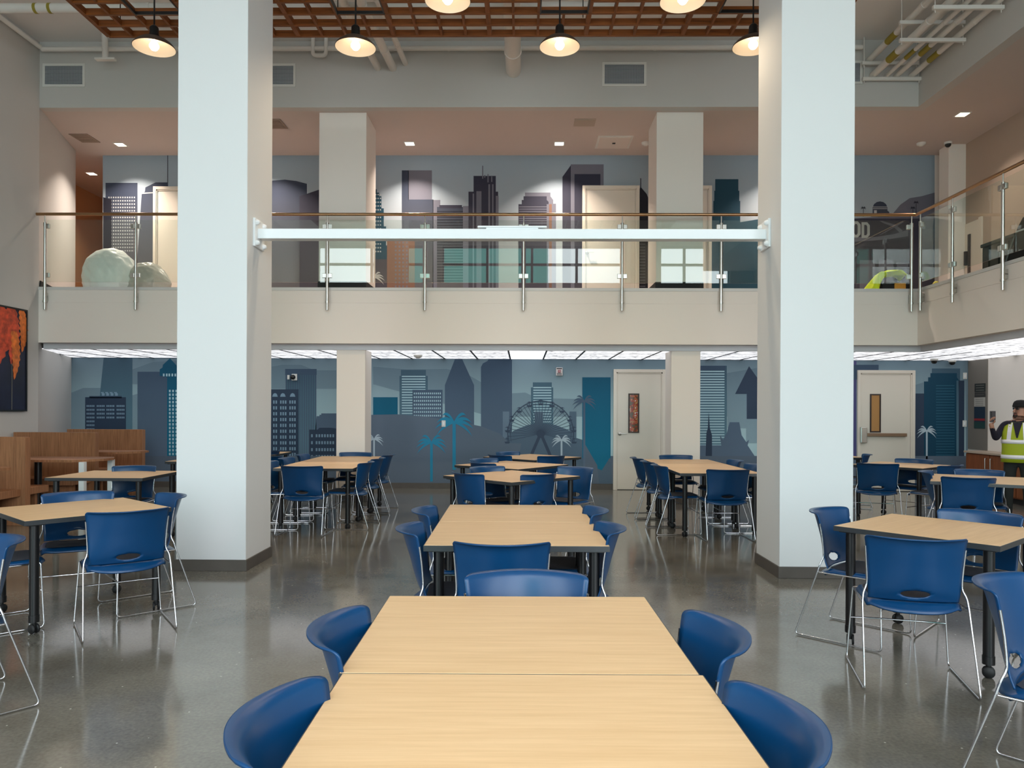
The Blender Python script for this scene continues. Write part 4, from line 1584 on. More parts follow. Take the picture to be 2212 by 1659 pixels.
# -- left side
table(-3.09, 5.315, math.radians(48.3), 'turned table left of the left big column, in front of the booths', GT, .92, .875)
table(-4.27, 8.03, 0, 'straight-set table between the booths and the left big column', GT, 1.0, .9)
table(-4.15, 10.4, 0, 'table mostly hidden behind the left big column', GT, 1.0, .9)
table(-4.15, 11.85, 0, 'back table whose corner shows right of the left big column', GT, 1.0, .9)
# -- right side
table(2.64, 4.59, math.radians(40.7), 'turned table right of the right big column', GT, .86, .91)
table(5.03, 7.83, math.radians(-31), 'grey-edged table at the right picture edge, before the wooden cabinet', GT, 1.05, 1.05)
table(5.21, 9.95, math.radians(40), 'diamond-turned table right of the right big column, before the panic-bar door', GT, .92, .92)
table(4.95, 11.9, 0, 'far table under the balcony, behind the right big column', GT, 1.0, .9)

# chairs of the nearest table
chair(-.285, 2.27, 1, .03, 'chair at the left of the nearest table, farther from camera', G)
chair(-.268, 1.60, 1, .0, 'chair at the left of the nearest table, at the bottom edge', G)
chair(.378, 2.23, -1, .02, 'chair at the right of the nearest table, farther from camera', G)
chair(.333, 1.59, -1, .03, 'chair at the right of the nearest table, with a scuffed back, nearest right', G)
chair(.06, 2.745, 0, -1, 'chair at the far end of the nearest table, facing the camera', G)
# second table
chair(-.045, 3.92, .02, 1, 'chair at the near end of the second central table, back to camera', G)
chair(-.315, 4.15, 1, .05, 'near chair at the left of the second central table', G)
chair(-.325, 4.87, 1, .0, 'far chair at the left of the second central table', G)
chair(.315, 4.18, -1, -.03, 'near chair at the right of the second central table', G)
chair(.31, 4.90, -1, 0, 'far chair at the right of the second central table', G)
# diamond tables
chair(-.31, 7.83, .72, .69, 'chair at the front left side of the nearest diamond table', G)
chair(.16, 7.80, -.62, .78, 'chair at the front right side of the nearest diamond table', G)
chair(-.16, 8.32, .6, -.8, 'chair at the back left side of the nearest diamond table', G)
chair(.60, 8.32, -.62, -.78, 'chair at the back right side of the nearest diamond table, hole showing', G)
chair(-.22, 9.33, .72, .69, 'chair at the front left side of the middle diamond table', G)
chair(-.23, 9.72, .68, -.73, 'chair at the back left side of the middle diamond table', G)
chair(-.03, 10.86, .72, .69, 'chair at the front left side of the farthest diamond table', G)
chair(.07, 11.34, .66, -.75, 'chair at the back left side of the farthest diamond table', G)
chair(.46, 10.80, -.55, .83, 'chair at the front right side of the farthest diamond table', G)
# row left of centre
chair(-2.41, 8.74, .03, 1, 'chair at the near end of the left row, back to camera', G)
for i, (y, lab) in enumerate(((9.2, 'nearest chair on the aisle side of the left row'), (9.95, 'middle chair on the aisle side of the left row'), (10.68, 'farthest chair on the aisle side of the left row'))):
    chair(-2.03 + .01 * i, y, -1, .06, lab, G)
for i, (y, lab) in enumerate(((9.15, 'nearest chair on the column side of the left row, mostly hidden'), (9.85, 'middle chair on the column side of the left row'), (10.6, 'farthest chair on the column side of the left row'))):
    chair(-2.76, y, 1, 0, lab, G)
chair(-2.34, 10.93, 0, -1, 'chair at the far end of the left row, in front of the inner column', G)
# row right of centre
chair(2.42, 8.52, -.03, 1, 'chair at the near end of the right row, back to camera', G)
for i, (y, lab) in enumerate(((8.92, 'nearest chair on the aisle side of the right row'), (9.55, 'middle chair on the aisle side of the right row'), (10.25, 'farthest chair on the aisle side of the right row, before the white door'))):
    chair(2.0 - .02 * i, y, 1, .05, lab, G)
for i, (y, lab) in enumerate(((9.05, 'nearest chair on the wall side of the right row'), (9.8, 'middle chair on the wall side of the right row'))):
    chair(2.72, y, -1, 0, lab, G)
chair(2.39, 10.62, 0, -1, 'chair at the far end of the right row, in front of the inner column', G)
# left turned table
chair(-2.60, 4.98, -.58, .81, 'chair at the left turned table with its back to the camera', G)
chair(-2.75, 5.47, -.75, -.66, 'chair at the left turned table overlapping the left big column', G)
chair(-3.25, 5.56, .48, -.87, 'chair at the left turned table facing the camera from behind it', G)
chair(-3.42, 4.98, .75, .66, 'chair tucked under the near left side of the left turned table', G)
chair(-2.72, 3.56, -.65, -.75, 'chair cut by the left picture edge, turned away from the aisle', G)
chair(-4.24, 8.16, .04, -1, 'chair behind the straight-set table by the booths, facing the camera', G)
chair(-4.05, 10.1, -.6, -.8, 'chair at the table mostly hidden behind the left big column', G)
chair(-3.93, 11.6, -1, .1, 'chair at the back table right of the left big column', G)
chair(-3.45, 10.35, -.3, 1, 'stray chair seen just right of the left big column', G)
# right turned table
chair(2.275, 4.80, .70, -.71, 'chair in front of the right big column, facing the right turned table', G)
chair(2.185, 4.11, .26, .97, 'chair at the right turned table with its back to the camera', G)
chair(2.92, 4.72, -.7, -.7, 'chair behind the right turned table, cut by the picture edge', G)
chair(2.085, 2.74, .67, -.74, 'big chair at the lower right picture edge, turned away from the aisle', G)
# right rear tables
chair(4.66, 7.66, .32, .95, 'chair in front of the grey-edged right table, back to camera', G)
chair(4.76, 8.02, .857, -.515, 'chair at the left side of the grey-edged right table, seen edge on', G)
chair(5.17, 8.18, -.45, -.89, 'chair behind the grey-edged right table, facing the camera', G)
chair(4.68, 9.56, .3, .95, 'chair right of the right big column with its back to the camera', G)
chair(5.38, 10.05, -.7, -.7, 'chair behind the diamond table before the panic-bar door', G)
chair(5.27, 9.28, -.5, .86, 'dark chair between the two right-hand tables', G)
chair(5.15, 11.35, -.9, .4, 'chair turned sideways at the far table under the balcony', G)
chair(5.0, 11.98, 0, -1, 'chair behind the far table under the balcony', G)

# ================================================================== BOOTHS ALONG THE LEFT WALL
XBR = -6.07


def wall_x(y):
    return XL if y < YF else XL + (XL2 - XL) * (y - YF) / (YB - YF)


def booth(y, label, front=True, back=True):
    t = thing('booth_bench', label, 'booth', (0, 0, 0), 0, 'wooden booths on the left wall')
    xl = wall_x(y - .46) + .03
    XBR = -6.13 - .085 * (y - 9.05)
    bm = B(); box(bm, (xl, y, 0), (XBR, y + .09, 1.09), .004); obj('backrest', bm, BOOTH, t)
    bm = B(); box(bm, (XBR, y - .005, 0), (XBR + .02, y + .095, 1.085), .002); obj('end_panel', bm, BOOTH, t)
    for on, ya, yb in ((front, y - .46, y), (back, y + .09, y + .55)):
        if not on:
            continue
        bm = B()
        box(bm, (xl, ya, .36), (XBR - .04, yb, .45), .006)
        obj('seat', bm, BOOTH, t)
        bm = B()
        m0 = ya + .14 if ya < y else yb - .18
        box(bm, (xl, m0, 0), (XBR - .1, m0 + .04, .36))
        obj('seat_base', bm, BOOTH, t)


booth(9.05, 'nearest wooden booth back, at the left picture edge')
booth(10.80, 'middle wooden booth back, with a table in front of it')
booth(12.42, 'farthest wooden booth back, against the skyline print', True, False)


def booth_table(ya, yb, xr, z, label, white):
    t = thing('booth_table', label, 'table', (0, 0, 0), 0, 'tables in the booths')
    xl = wall_x(ya) + .04
    bm = B()
    prism(bm, [Vector((xl, ya, z - .03)), Vector((xr - .28, ya, z - .03)), Vector((xr - .02, ya + .28, z - .03)), Vector((xr, ya + .5, z - .03)), Vector((xr - .1, yb, z - .03)), Vector((xl, yb, z - .03))], (0, 0, .03))
    obj('tabletop', bm, BOOTH, t)
    bm = B(); tube(bm, [(xr - .95, (ya + yb) / 2, .02), (xr - .95, (ya + yb) / 2, z - .03)], .045, 18)
    lathe(bm, [(0, 0), (.22, 0), (.22, .012), (.06, .03), (0, .03)], (xr - .95, (ya + yb) / 2, 0), 24)
    obj('pedestal', bm, BLACK, t)
    if white:
        for (x, y) in white:
            bm = B(); box(bm, (x - .035, y - .035, 0), (x + .035, y + .035, z - .03), .004)
            l = obj('leg', bm, SILVER, t); l['label'] = 'white square leg'


booth_table(9.62, 10.30, -5.60, .77, 'middle booth table on white legs', [(-5.80, 9.72), (-5.70, 10.22)])
booth_table(11.35, 11.95, -6.0, .77, 'far booth table before the skyline print', None)
booth_table(7.9, 8.5, -5.84, .77, 'nearest booth table, just showing at the left edge', None)

# ================================================================== PAINTING ON THE LEFT WALL
p0 = PX(52, 673, XL); p1 = PX(52, 885, XL)
yp1 = p0.y; zt_, zb_ = p0.z, p1.z
yp0 = yp1 - 1.35
t = thing('leaf_painting', 'dark navy canvas with orange and red leaves on the left wall', 'painting', (XL, yp1, zb_))
bm = B(); box(bm, (0.004, -1.35, 0), (.03, 0, zt_ - zb_)); obj('canvas', bm, mat('canvas_navy', (18, 24, 52), 0.5, noise=(2.5, 0.35)), t)
bm = B()
Hh = zt_ - zb_
for lo, hi in (((.002, -1.375, -.025), (.042, 0.0, 0)), ((.002, -1.375, Hh), (.042, 0.0, Hh + .025)), ((.002, 0, -.025), (.042, .022, Hh + .025)), ((.002, -1.375, 0), (.042, -1.35, Hh))):
    box(bm, lo, hi)
obj('frame', bm, BLACK, t)
LEAFR = mat('leaf_red', (206, 76, 44), 0.5, noise=(14, 0.4))
LEAFO = mat('leaf_orange', (226, 118, 44), 0.5, noise=(14, 0.35))
rnd = random.Random(3)


def leaf(m, cy, ctop, cbot, hw, off):
    bm = B()
    n = 16
    L, Rr = [], []
    for k in range(n + 1):
        f = k / n
        w = hw * (math.sin(PI * min(1, .22 + .78 * f)) ** .8 if f < .98 else .03)
        jag = 1 if k % 2 else .74
        z = ctop + (cbot - ctop) * f
        c = cy + .05 * math.sin(3 * f)
        L.append(Vector((.031 + off, c - w * jag, z))); Rr.append(Vector((.031 + off, c + w * jag, z - (0.01 if k % 2 else 0))))
    prism(bm, L + Rr[::-1], (.002, 0, 0))
    obj('painted_leaf', bm, m, t)


leaf(LEAFR, -.62, Hh, Hh * .42, .28, .0005)
leaf(LEAFR, -.33, Hh, Hh * .45, .16, .001)
leaf(LEAFO, -.27, Hh * .78, Hh * .30, .10, .003)
leaf(LEAFO, -.10, Hh, Hh * .58, .10, .0015)
leaf(LEAFO, -.95, Hh, Hh * .5, .22, .002)
bm = B(); box(bm, (.031, -.31, 0), (.034, -.30, Hh * .5)); obj('painted_line', bm, mat('pale_line', (120, 118, 108), .5), t)

# ================================================================== RIGHT SIDE UNDER THE BALCONY: counter, posters, person
xc = 7.72
c0 = PX(2086, 973, xc)
yc1 = min(c0.y, YB - .03); zc = c0.z
t = thing('base_cabinet', 'low wooden cabinet along the right wall under a pale worktop', 'cabinet', (0, 0, 0))
bm = B(); box(bm, (xc + .02, 8.6, .09), (XRW - .002, yc1, zc - .035)); obj('body', bm, CABW, t)
bm = B(); box(bm, (xc + .06, 8.6, 0), (XRW - .002, yc1 - .01, .09)); obj('plinth', bm, DARK, t)
n = 6
for i in range(n):
    y1 = yc1 - .01 - i * .66; y0 = y1 - .64
    if y0 < 8.6:
        break
    bm = B(); box(bm, (xc, y0, .11), (xc + .02, y1, zc - .05), .002); dd = obj('door', bm, CABW, t)
    yh = y0 + .06 if i % 2 == 0 else y1 - .06
    bm = B(); tube(bm, fillet([(xc, yh, zc - .28), (xc - .035, yh, zc - .28), (xc - .035, yh, zc - .10), (xc, yh, zc - .10)], .012), .007, 8)
    obj('door_handle', bm, STEEL, dd)
bm = B(); box(bm, (xc - .03, 8.58, zc - .035), (XRW - .002, yc1 + .01, zc), .004)
tag(obj('worktop', bm, mat('pale_worktop', (178, 160, 142), .45)), 'pale worktop on the low wooden cabinet', 'worktop')
# dark wall strip and its notices on the right wall
ga, gb = PX(2086, 880, XRW).y, PX(2134, 880, XRW).y
ga = YB - .02
bm = B(); box(bm, (XRW - .012, gb, zc + .002), (XRW, ga, ZLC - .01)); struct('wall_right_panel', bm, mat('taupe_panel', (120, 114, 106), .7))
for v0, v1, u0, u1, col, lab, lines in ((829, 846, 2106, 2129, (44, 48, 46), 'top dark notice on the taupe panel', 3), (848, 857, 2106, 2129, (60, 58, 56), 'narrow dark notice with a white line', 1),
                                        (859, 878, 2105, 2128, (176, 172, 164), 'white printed notice on the taupe panel', 4), (879, 926, 2105, 2128, (26, 44, 62), 'tall navy poster with a red stripe', 0)):
    a, b = PX(u0, v0, XRW - .012), PX(u1, v1, XRW - .012)
    t = thing('wall_notice', lab, 'poster', (XRW - .012, (a.y + b.y) / 2, b.z), 0, 'notices on the taupe panel')
    hw = abs(a.y - b.y) / 2; hh = a.z - b.z
    bm = B(); box(bm, (-.006, -hw, 0), (0, hw, hh)); obj('sheet', bm, mat('notice_%d_%d_%d' % col, col, .6), t)
    bm = B()
    for k in range(lines):
        z = hh * (k + .7) / (lines + .5)
        box(bm, (-.008, -hw * .75, z - hh * .03), (-.005, hw * .75, z + hh * .03))
    if lines:
        obj('text_lines', bm, mat('text_grey', (120, 118, 112), .6), t)
    else:
        box(bm, (-.008, -hw, hh * .36), (-.005, hw, hh * .46)); obj('stripe', bm, mat('stripe_red', (140, 40, 44), .6), t)
        bm = B(); box(bm, (-.008, -hw, 0), (-.005, hw, hh * .3)); obj('green_field', bm, mat('field_green', (30, 62, 60), .6), t)

# ------------------------------------------------------------------ the person
SKIN = mat('skin', (168, 120, 98), 0.55)
SLEEVE = mat('dark_sleeve', (26, 21, 38), 0.85)
TROUS = mat('dark_trousers', (36, 38, 36), 0.9)
HIVIS = mat('hivis_lime', (160, 172, 26), 0.7)
REFL = mat('reflective_tape', (232, 228, 232), 0.35, spec=0.8)
BEANIE = mat('black_knit', (20, 19, 20), 0.95, bump=(120, .6))


def skin_mesh(name, pts, edges, mats, pick, parent, levels=2, root=0):
    me = bpy.data.meshes.new(name + '_cage')
    me.from_pydata([p[0] for p in pts], edges, [])
    o = bpy.data.objects.new(name + '_cage', me)
    COL.objects.link(o)
    md = o.modifiers.new('skin', 'SKIN')
    md.use_smooth_shade = True
    for i, p in enumerate(pts):
        r = p[1]
        sv = me.skin_vertices[0].data[i]
        sv.radius = r if isinstance(r, tuple) else (r, r)
        sv.use_root = (i == root)
    sub = o.modifiers.new('sub', 'SUBSURF'); sub.levels = levels; sub.render_levels = levels
    dg = bpy.context.evaluated_depsgraph_get()
    dg.update()
    new = bpy.data.meshes.new_from_object(o.evaluated_get(dg))
    bpy.data.objects.remove(o)
    new.name = name
    new.materials.clear()
    for m in mats:
        new.materials.append(m)
    for f in new.polygons:
        f.use_smooth = True
        f.material_index = pick(f.center)
    r = bpy.data.objects.new(name, new)
    COL.objects.link(r)
    r.parent = parent
    return r


YPER = 10.05
hp = PY(2197, 886, YPER)
# body frame: local +Y is where the chest faces
face = Vector((-.62, -.78, 0)).normalized()
rz = math.atan2(-face.x, face.y)
person = thing('person', 'person in lime reflective vest, black beanie and sunglasses holding up a phone', 'person', (hp.x + .02, YPER, 0), rz)
ez = hp.z
s = ez / 1.60        # scaled so that the eyes meet the level the photograph shows


def S(x, y, z):
    return (x * s, y * s, z * s)


pts = []
edges = []


def add(p, r, frm=None):
    pts.append((S(*p), tuple(q * s for q in r) if isinstance(r, tuple) else r * s))
    i = len(pts) - 1
    if frm is not None:
        edges.append((frm, i))
    return i


pel = add((0, 0, .93), (.155, .115))
bel = add((0, .02, 1.06), (.155, .125), pel)
che = add((0, .02, 1.24), (.165, .12), bel)
uch = add((0, .0, 1.38), (.13, .09), che)
nk = add((-.01, .015, 1.455), (.058, .058), uch)
jaw = add((-.02, .04, 1.53), (.066, .078), nk)
hd = add((-.025, .03, 1.61), (.076, .095), jaw)
tp = add((-.025, .02, 1.68), (.066, .082), hd)
# left leg / right leg
for sx in (-1, 1):
    h = add((.095 * sx, 0, .84), (.095, .10), pel)
    k = add((.11 * sx, .02, .48), (.062, .066), h)
    an = add((.115 * sx, -.02, .09), (.042, .046), k)
    to = add((.12 * sx, .12, .045), (.046, .032), an)
# image-left arm = the person's own right (+x local): raised, holding the phone
shr = add((.175, 0, 1.39), .06, uch)
elr = add((.27, .10, 1.17), .047, shr)
wrr = add((.30, .27, 1.36), .032, elr)
par = add((.305, .285, 1.42), (.040, .022), wrr)
# other arm hangs, hand at the pocket
shl = add((-.18, 0, 1.39), .06, uch)
ell = add((-.27, -.06, 1.13), .047, shl)
wrl = add((-.20, .07, .95), .032, ell)
pal = add((-.175, .10, .90), (.038, .024), wrl)


def pickb(c):
    z = c.z / s; x = c.x / s
    if z > 1.445 and abs(x) < .13:
        return 0
    if x > .2 and z > 1.335 and c.y / s > .2:
        return 0
    if x < -.12 and z < .945 and c.y / s > .05 and z > .84:
        return 0
    if z < .95 and abs(x) < .26 and not (x < -.17 and z > .9):
        return 2 if z > .08 else 3
    return 1


skin_mesh('body', pts, edges, [SKIN, SLEEVE, TROUS, RUBBER], pickb, person)
# fingers and thumbs, their own short chains rooted in the palms
for (bx, by, bz), sgn in (((.305, .285, 1.44), 1), ((-.172, .105, .885), -1)):
    fp, fe = [], []
    for k in range(4):
        off = (k - 1.5) * .019
        L = (.064, .074, .070, .054)[k]
        if sgn > 0:
            ch = [(bx + off * .5, by - .005 + off * .6, bz - .01), (bx + off * .5 - .012, by + .018 + off * .5, bz + L * .45), (bx + off * .5 - .030, by + .012 + off * .4, bz + L * .75), (bx + off * .5 - .042, by - .004 + off * .4, bz + L * .8)]
        else:
            ch = [(bx + off, by, bz), (bx + off * .9, by + .02, bz - L * .5), (bx + off * .8, by + .012, bz - L), (bx + off * .8, by + .002, bz - L * 1.3)]
        b0 = len(fp)
        for q, c in enumerate(ch):
            fp.append((S(*c), (.0095, .0090, .0082, .007)[q] * s))
        fe += [(b0, b0 + 1), (b0 + 1, b0 + 2), (b0 + 2, b0 + 3)]
        me_parts = skin_mesh('finger', fp[b0:], [(0, 1), (1, 2), (2, 3)], [SKIN], lambda c: 0, person, 1)
    if sgn > 0:
        ch = [(bx - .02, by + .0, bz - .035), (bx - .045, by + .016, bz - .012), (bx - .05, by + .02, bz + .02)]
    else:
        ch = [(bx + .03, by + .0, bz + .02), (bx + .05, by + .01, bz - .01), (bx + .052, by + .012, bz - .035)]
    skin_mesh('thumb', [(S(*c), r * s) for c, r in zip(ch, (.012, .0105, .008))], [(0, 1), (1, 2)], [SKIN], lambda c: 0, person, 1)
# head turned to the person's right: build the face in a head frame
HR = Matrix.Translation(S(-.025, .028, 1.61)) @ Matrix.Rotation(math.radians(-38), 4, 'Z')


def hpart(name, bm, m):
    bmesh.ops.transform(bm, matrix=HR @ Matrix.Scale(s, 4), verts=bm.verts)
    return obj(name, bm, m, person)


bm = B(); tube(bm, [(0, .088, .012), (0, .108, -.018), (0, .116, -.034), (0, .096, -.044)], [.010, .013, .016, .010], 10); hpart('nose', bm, SKIN)
bm = B(); tube(bm, [(-.026, .093, -.070), (-.010, .104, -.066), (.010, .104, -.066), (.026, .093, -.070)], [.004, .007, .007, .004], 8); hpart('lips', bm, mat('lips', (128, 72, 66), .5))
bm = B(); tube(bm, [(-.03, .088, -.075), (-.02, .095, -.10), (0, .098, -.112), (.02, .095, -.10), (.03, .088, -.075)], [.008, .012, .016, .012, .008], 10)
tube(bm, [(-.03, .096, -.056), (0, .108, -.052), (.03, .096, -.056)], [.005, .006, .005], 8)
hpart('beard', bm, mat('dark_hair', (48, 38, 34), .9))
for sx in (-1, 1):
    bm = B(); lathe(bm, [(0, -.012), (.02, -.01), (.03, 0), (.022, .008), (0, .004)], seg=16, M=Matrix.Translation((.079 * sx, -.005, -.005)) @ Matrix.Rotation(PI / 2 * sx, 4, 'Y') @ Matrix.Scale(1.25, 4, (1, 0, 0)))
    hpart('ear', bm, SKIN)
bm = B()
for sx in (-1, 1):
    box(bm, (.006, -.006, -.018), (.052, .006, .014), .005, M=Matrix.Translation((0, .096, .016)) @ (Matrix.Identity(4) if sx > 0 else Matrix.Scale(-1, 4, (1, 0, 0))) @ Matrix.Rotation(-.32, 4, 'Z'))
    tube(bm, [(.054 * sx, .078, .022), (.080 * sx, .04, .022), (.084 * sx, -.02, .014)], .0035, 6)
tube(bm, [(-.008, .10, .024), (.008, .10, .024)], .004, 6)
hpart('sunglasses', bm, BLACK)
bm = B()
lathe(bm, [(.088, .040), (.094, .036), (.096, .062), (.092, .066), (.090, .085), (.076, .118), (.046, .138), (0, .144)], seg=28, M=Matrix.Translation((0, -.006, -.004)) @ Matrix.Scale(1.16, 4, (0, 1, 0)))
hpart('beanie', bm, BEANIE)


def torso_ring(bm, z, w, d, yo, n=36):
    return [bm.verts.new(S(w * math.copysign(abs(math.cos(2 * PI * k / n)) ** .8, math.cos(2 * PI * k / n)), yo + d * math.copysign(abs(math.sin(2 * PI * k / n)) ** .85, math.sin(2 * PI * k / n)), z)) for k in range(n)]


def loft(bm, rings):
    for a, b in zip(rings, rings[1:]):
        for k in range(len(a)):
            bm.faces.new((a[k], a[(k + 1) % len(a)], b[(k + 1) % len(a)], b[k])).smooth = True


VEST = [(.845, .215, .170, .01), (.95, .205, .168, .015), (1.06, .20, .168, .02), (1.18, .205, .160, .022), (1.28, .20, .150, .02), (1.36, .175, .125, .012), (1.425, .115, .085, .008)]


def vest_at(z, g=0.0):
    for a, b in zip(VEST, VEST[1:]):
        if a[0] <= z <= b[0]:
            f = (z - a[0]) / (b[0] - a[0])
            return [a[i] + (b[i] - a[i]) * f + (g if i in (1, 2) else 0) for i in range(4)]
    return list(VEST[-1])


bm = B(); loft(bm, [torso_ring(bm, *v) for v in VEST]); thicken(bm, .004)
vs = obj('safety_vest', bm, HIVIS, person); vs['label'] = 'lime high-visibility vest'
bm = B()
for z in (.925, 1.145):
    rings = []
    for dz in (-.028, .028):
        q = vest_at(z + dz, .006); rings.append(torso_ring(bm, z + dz, q[1], q[2], q[3]))
    loft(bm, rings)
thicken(bm, .002)
# the two vertical strips over the shoulders
for sx in (-1, 1):
    for side in (1, -1):
        rows = []
        for k in range(9):
            z = 1.15 + (1.418 - 1.15) * k / 8
            q = vest_at(z, .008)
            row = []
            for e in (-.026, .026):
                x = (.105 - .02 * (k / 8)) * sx + e
                cx = min(.98, abs(x) / q[1])
                y = q[3] + side * q[2] * (1 - cx ** 2.3) ** .5
                row.append(bm.verts.new(S(x, y, z)))
            rows.append(row)
        for a, b in zip(rows, rows[1:]):
            bm.faces.new((a[0], a[1], b[1], b[0]))
obj('reflective_tape', bm, REFL, person)
bm = B()
rows = []
for k in range(7):
    z = 1.20 + (1.424 - 1.20) * k / 6
    q = vest_at(z, .010)
    w_ = .008 + .05 * k / 6
    rows.append([bm.verts.new(S(x, q[3] + q[2] * (1 - (abs(x) / q[1]) ** 2.3) ** .5, z)) for x in (-w_, 0, w_)])
for a, b in zip(rows, rows[1:]):
    bm.faces.new((a[0], a[1], b[1], b[0])); bm.faces.new((a[1], a[2], b[2], b[1]))
obj('dark_collar', bm, SLEEVE, person)
# phone in the raised hand
Mw = Matrix.Translation(person.location) @ Matrix.Rotation(rz, 4, 'Z')
pc = Mw @ Vector(S(.285, .290, 1.505))
bm = B(); box(bm, (-.036, -.005, -.075), (.036, .005, .075), .004)
ph = thing('phone', 'dark phone held up in the raised hand of the person in the vest', 'phone', pc, rz + .5)
obj('phone_case', bm, mat('phone_case', (60, 52, 54), .4), ph)
bm = B(); box(bm, (-.032, -.0062, -.068), (.032, -.0048, .068)); obj('screen', bm, BLACK, ph)
bm = B()
for k in range(3):
    lathe(bm, [(0, .004), (.009, .003), (.010, 0)], seg=12, M=Matrix.Translation((.018, .0045, .055 - k * .024)) @ Matrix.Rotation(-PI / 2, 4, 'X'))
obj('lens', bm, RUBBER, ph)

# ================================================================== THINGS ON THE MEZZANINE
ZM = ZF1 - 0.03


def blob(name, label, cat, c, rad, m, seed, amp=.10, freq=3.0, tip=None):
    bm = B()
    bmesh.ops.create_icosphere(bm, subdivisions=5, radius=1.0)
    from mathutils import noise
    for v in bm.verts:
        n = v.co.normalized()
        k = 1 + amp * noise.noise(n * freq + Vector((seed, 0, 0))) + amp * .45 * noise.noise(n * freq * 3.1 + Vector((0, seed, 0)))
        k += .05 * (.5 - abs(noise.noise(n * 3.2 + Vector((seed, seed, 0))))) + .025 * (.5 - abs(noise.noise(n * 8.5 + Vector((0, seed, 1)))))
        k += .008 * math.sin(9 * n.x + 14 * n.z + 5 * noise.noise(n * 2.0)) * (1 - abs(n.z) * .5)
        v.co = Vector((n.x * rad[0] * k, n.y * rad[1] * k, max(-rad[2] * .62, n.z * rad[2] * k)))
        if tip and n.x > .72:
            f = (n.x - .72) / .28
            v.co = v.co.lerp(Vector(tip), f * .85)
        v.co += Vector(c)
    for f in bm.faces:
        f.smooth = True
    return tag(obj(name, bm, m), label, cat)


def film_mat(name, rgb, alpha):
    m = mat(name, rgb, .3, spec=.5, alpha=alpha)
    return m


FILM = mat('white_film', (242, 246, 242), .4, bump=(9, .9), alpha=.95)
FILM2 = mat('clear_film', (196, 196, 186), .35, bump=(9, .9), alpha=.72)
a = PY(238, 585, 12.0)
blob('plastic_bag', 'big rounded white plastic bag upstairs behind the left railing', 'bag', (a.x, 12.0, ZM + .30), (.44, .30, .44), FILM, 3, .06, 1.6)
a = PY(318, 600, 12.05)
blob('plastic_bag', 'slumped clear plastic sheeting right of the big white bag', 'bag', (a.x, 12.05, ZM + .2), (.36, .24, .33), FILM2, 8, .08, 1.8, tip=(.42, -.02, -.02))
# lime vest draped over a black case in the right corner
a, b = PY(1900, 612, 11.85), PY(1964, 612, 11.85)
zt2 = PY(1930, 612, 11.85).z
t = thing('equipment_case', 'black equipment case on the mezzanine floor in the right corner', 'case', ((a.x + b.x) / 2, 11.9, ZM))
w2 = (b.x - a.x) / 2
bm = B(); box(bm, (-w2, -.14, 0), (w2, .2, zt2 - ZM), .01); obj('body', bm, DARK, t)
bm = B(); box(bm, (-w2 * .2, -.155, .02), (w2 * .55, -.138, zt2 - ZM - .01), .004); obj('label_plate', bm, mat('amber_label', (214, 156, 62), .6), t)
bm = B(); box(bm, (-w2, -.15, zt2 - ZM - .03), (w2, .21, zt2 - ZM - .015)); obj('lid_rim', bm, BLACK, t)
line = [(1876, 625), (1884, 612), (1894, 597), (1905, 588), (1920, 583.5), (1936, 586), (1950, 589), (1963, 591)]
bm = B()
NY = 10
R2 = []
for i in range(29):
    f = i / 28 * (len(line) - 1); k = min(int(f), len(line) - 2); q = f - k
    u = line[k][0] + (line[k + 1][0] - line[k][0]) * q; v = line[k][1] + (line[k + 1][1] - line[k][1]) * q
    p = PY(u, v, 11.74)
    row = []
    for j in range(NY + 1):
        g = j / NY
        row.append(bm.verts.new((p.x + .02 * math.sin(5 * g + i * .4), 11.70 + .30 * g, max(ZM + .006, p.z - .025 * math.sin(PI * g * 2 + i * .5) - .05 * g * g))))
    R2.append(row)
for i in range(28):
    for j in range(NY):
        bm.faces.new((R2[i][j], R2[i + 1][j], R2[i + 1][j + 1], R2[i][j + 1]))
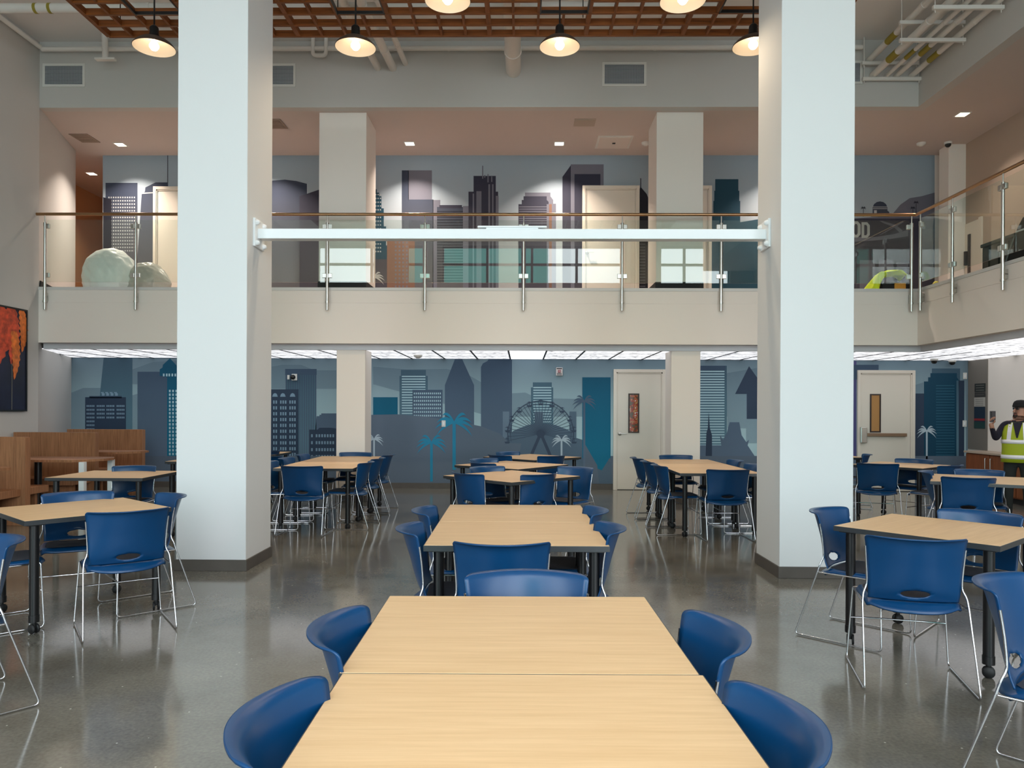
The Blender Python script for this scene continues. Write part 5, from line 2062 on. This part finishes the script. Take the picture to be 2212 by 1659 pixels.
# front flap hanging down at the left part, towards the floor
F = []
for i in range(0, 15):
    p = R2[i][0].co
    drop = [.0, .07, .14, .20, .25]
    F.append([R2[i][0]] + [bm.verts.new((p.x + d * .08, 11.70 - .012 * math.sin(i * .9 + d * 9), max(ZM + .004, p.z - d * (1.0 if i < 9 else max(.12, (15 - i) / 7))))) for d in drop[1:]])
for i in range(14):
    for j in range(4):
        bm.faces.new((F[i][j], F[i + 1][j], F[i + 1][j + 1], F[i][j + 1]))
thicken(bm, .006)
tag(obj('draped_vest', bm, mat('lime_cloth', (206, 226, 36), .75)), 'lime safety vest draped over the black case in the corner', 'vest')
p = PX(1988, 614, XRF + .22)
bm = B(); lathe(bm, [(0, 0), (.05, .004), (.055, .04), (.05, .05), (.045, .10), (.02, .13), (0, .132)], (p.x, 11.3, ZM), 20)
tag(obj('yellow_cap_bottle', bm, mat('bottle_yellow', (214, 196, 60), .5)), 'small yellow object on the floor by the corner railing post', 'bottle')
# black crate and bag behind the right railing
p = PX(2137, 545, XRF + .75); q = PX(2178, 515, XRF + .75)
zt3 = PX(2160, 518, XRF + .75).z
t = thing('storage_crate', 'dark green crate upstairs behind the right railing', 'crate', (XRF + .95, (p.y + q.y) / 2 - .1, ZM))
bm = B(); box(bm, (-.26, -.34, 0), (.26, .38, zt3 - ZM - .05), .012); obj('body', bm, mat('crate_plastic', (46, 50, 42), .55), t)
bm = B(); box(bm, (-.28, -.36, zt3 - ZM - .05), (.28, .40, zt3 - ZM), .012); obj('lid', bm, mat('crate_lid', (54, 58, 48), .5), t)
bm = B()
for y in (-.2, .02, .24):
    box(bm, (-.275, y - .03, .06), (-.255, y + .03, zt3 - ZM - .08), .004)
obj('rib', bm, mat('crate_plastic', (46, 50, 42), .55), t)
yb_ = PX(2200, 520, XRF + .7).y
ztop = PX(2200, 478, XRF + .7).z
t = thing('tool_bag', 'black upright bag with a silver strap bar, cut by the right edge', 'bag', (XRF + .75, yb_ - .35, ZM))
hB = ztop - ZM
bm = B()
prism(bm, [Vector((-.2, -.5, 0)), Vector((-.2, .42, 0)), Vector((-.2, .34, hB * .35)), Vector((-.2, .16, hB * .85)), Vector((-.2, .05, hB)), Vector((-.2, -.4, hB)), Vector((-.2, -.5, hB * .7))], (.4, 0, 0))
bmesh.ops.bevel(bm, geom=bm.edges[:], offset=.03, segments=3, affect='EDGES')
obj('body', bm, mat('bag_black', (22, 22, 24), .8), t)
bm = B(); tube(bm, [(-.215, .14, hB * .74), (-.215, -.1, hB * .74)], .012, 8); obj('strap_bar', bm, SILVER, t)
bm = B(); tube(bm, fillet([(-.21, .18, hB * .7), (-.23, .3, hB * .35), (-.24, .40, .03)], .1), .01, 8); obj('strap', bm, mat('strap_grey', (96, 104, 100), .5), t)
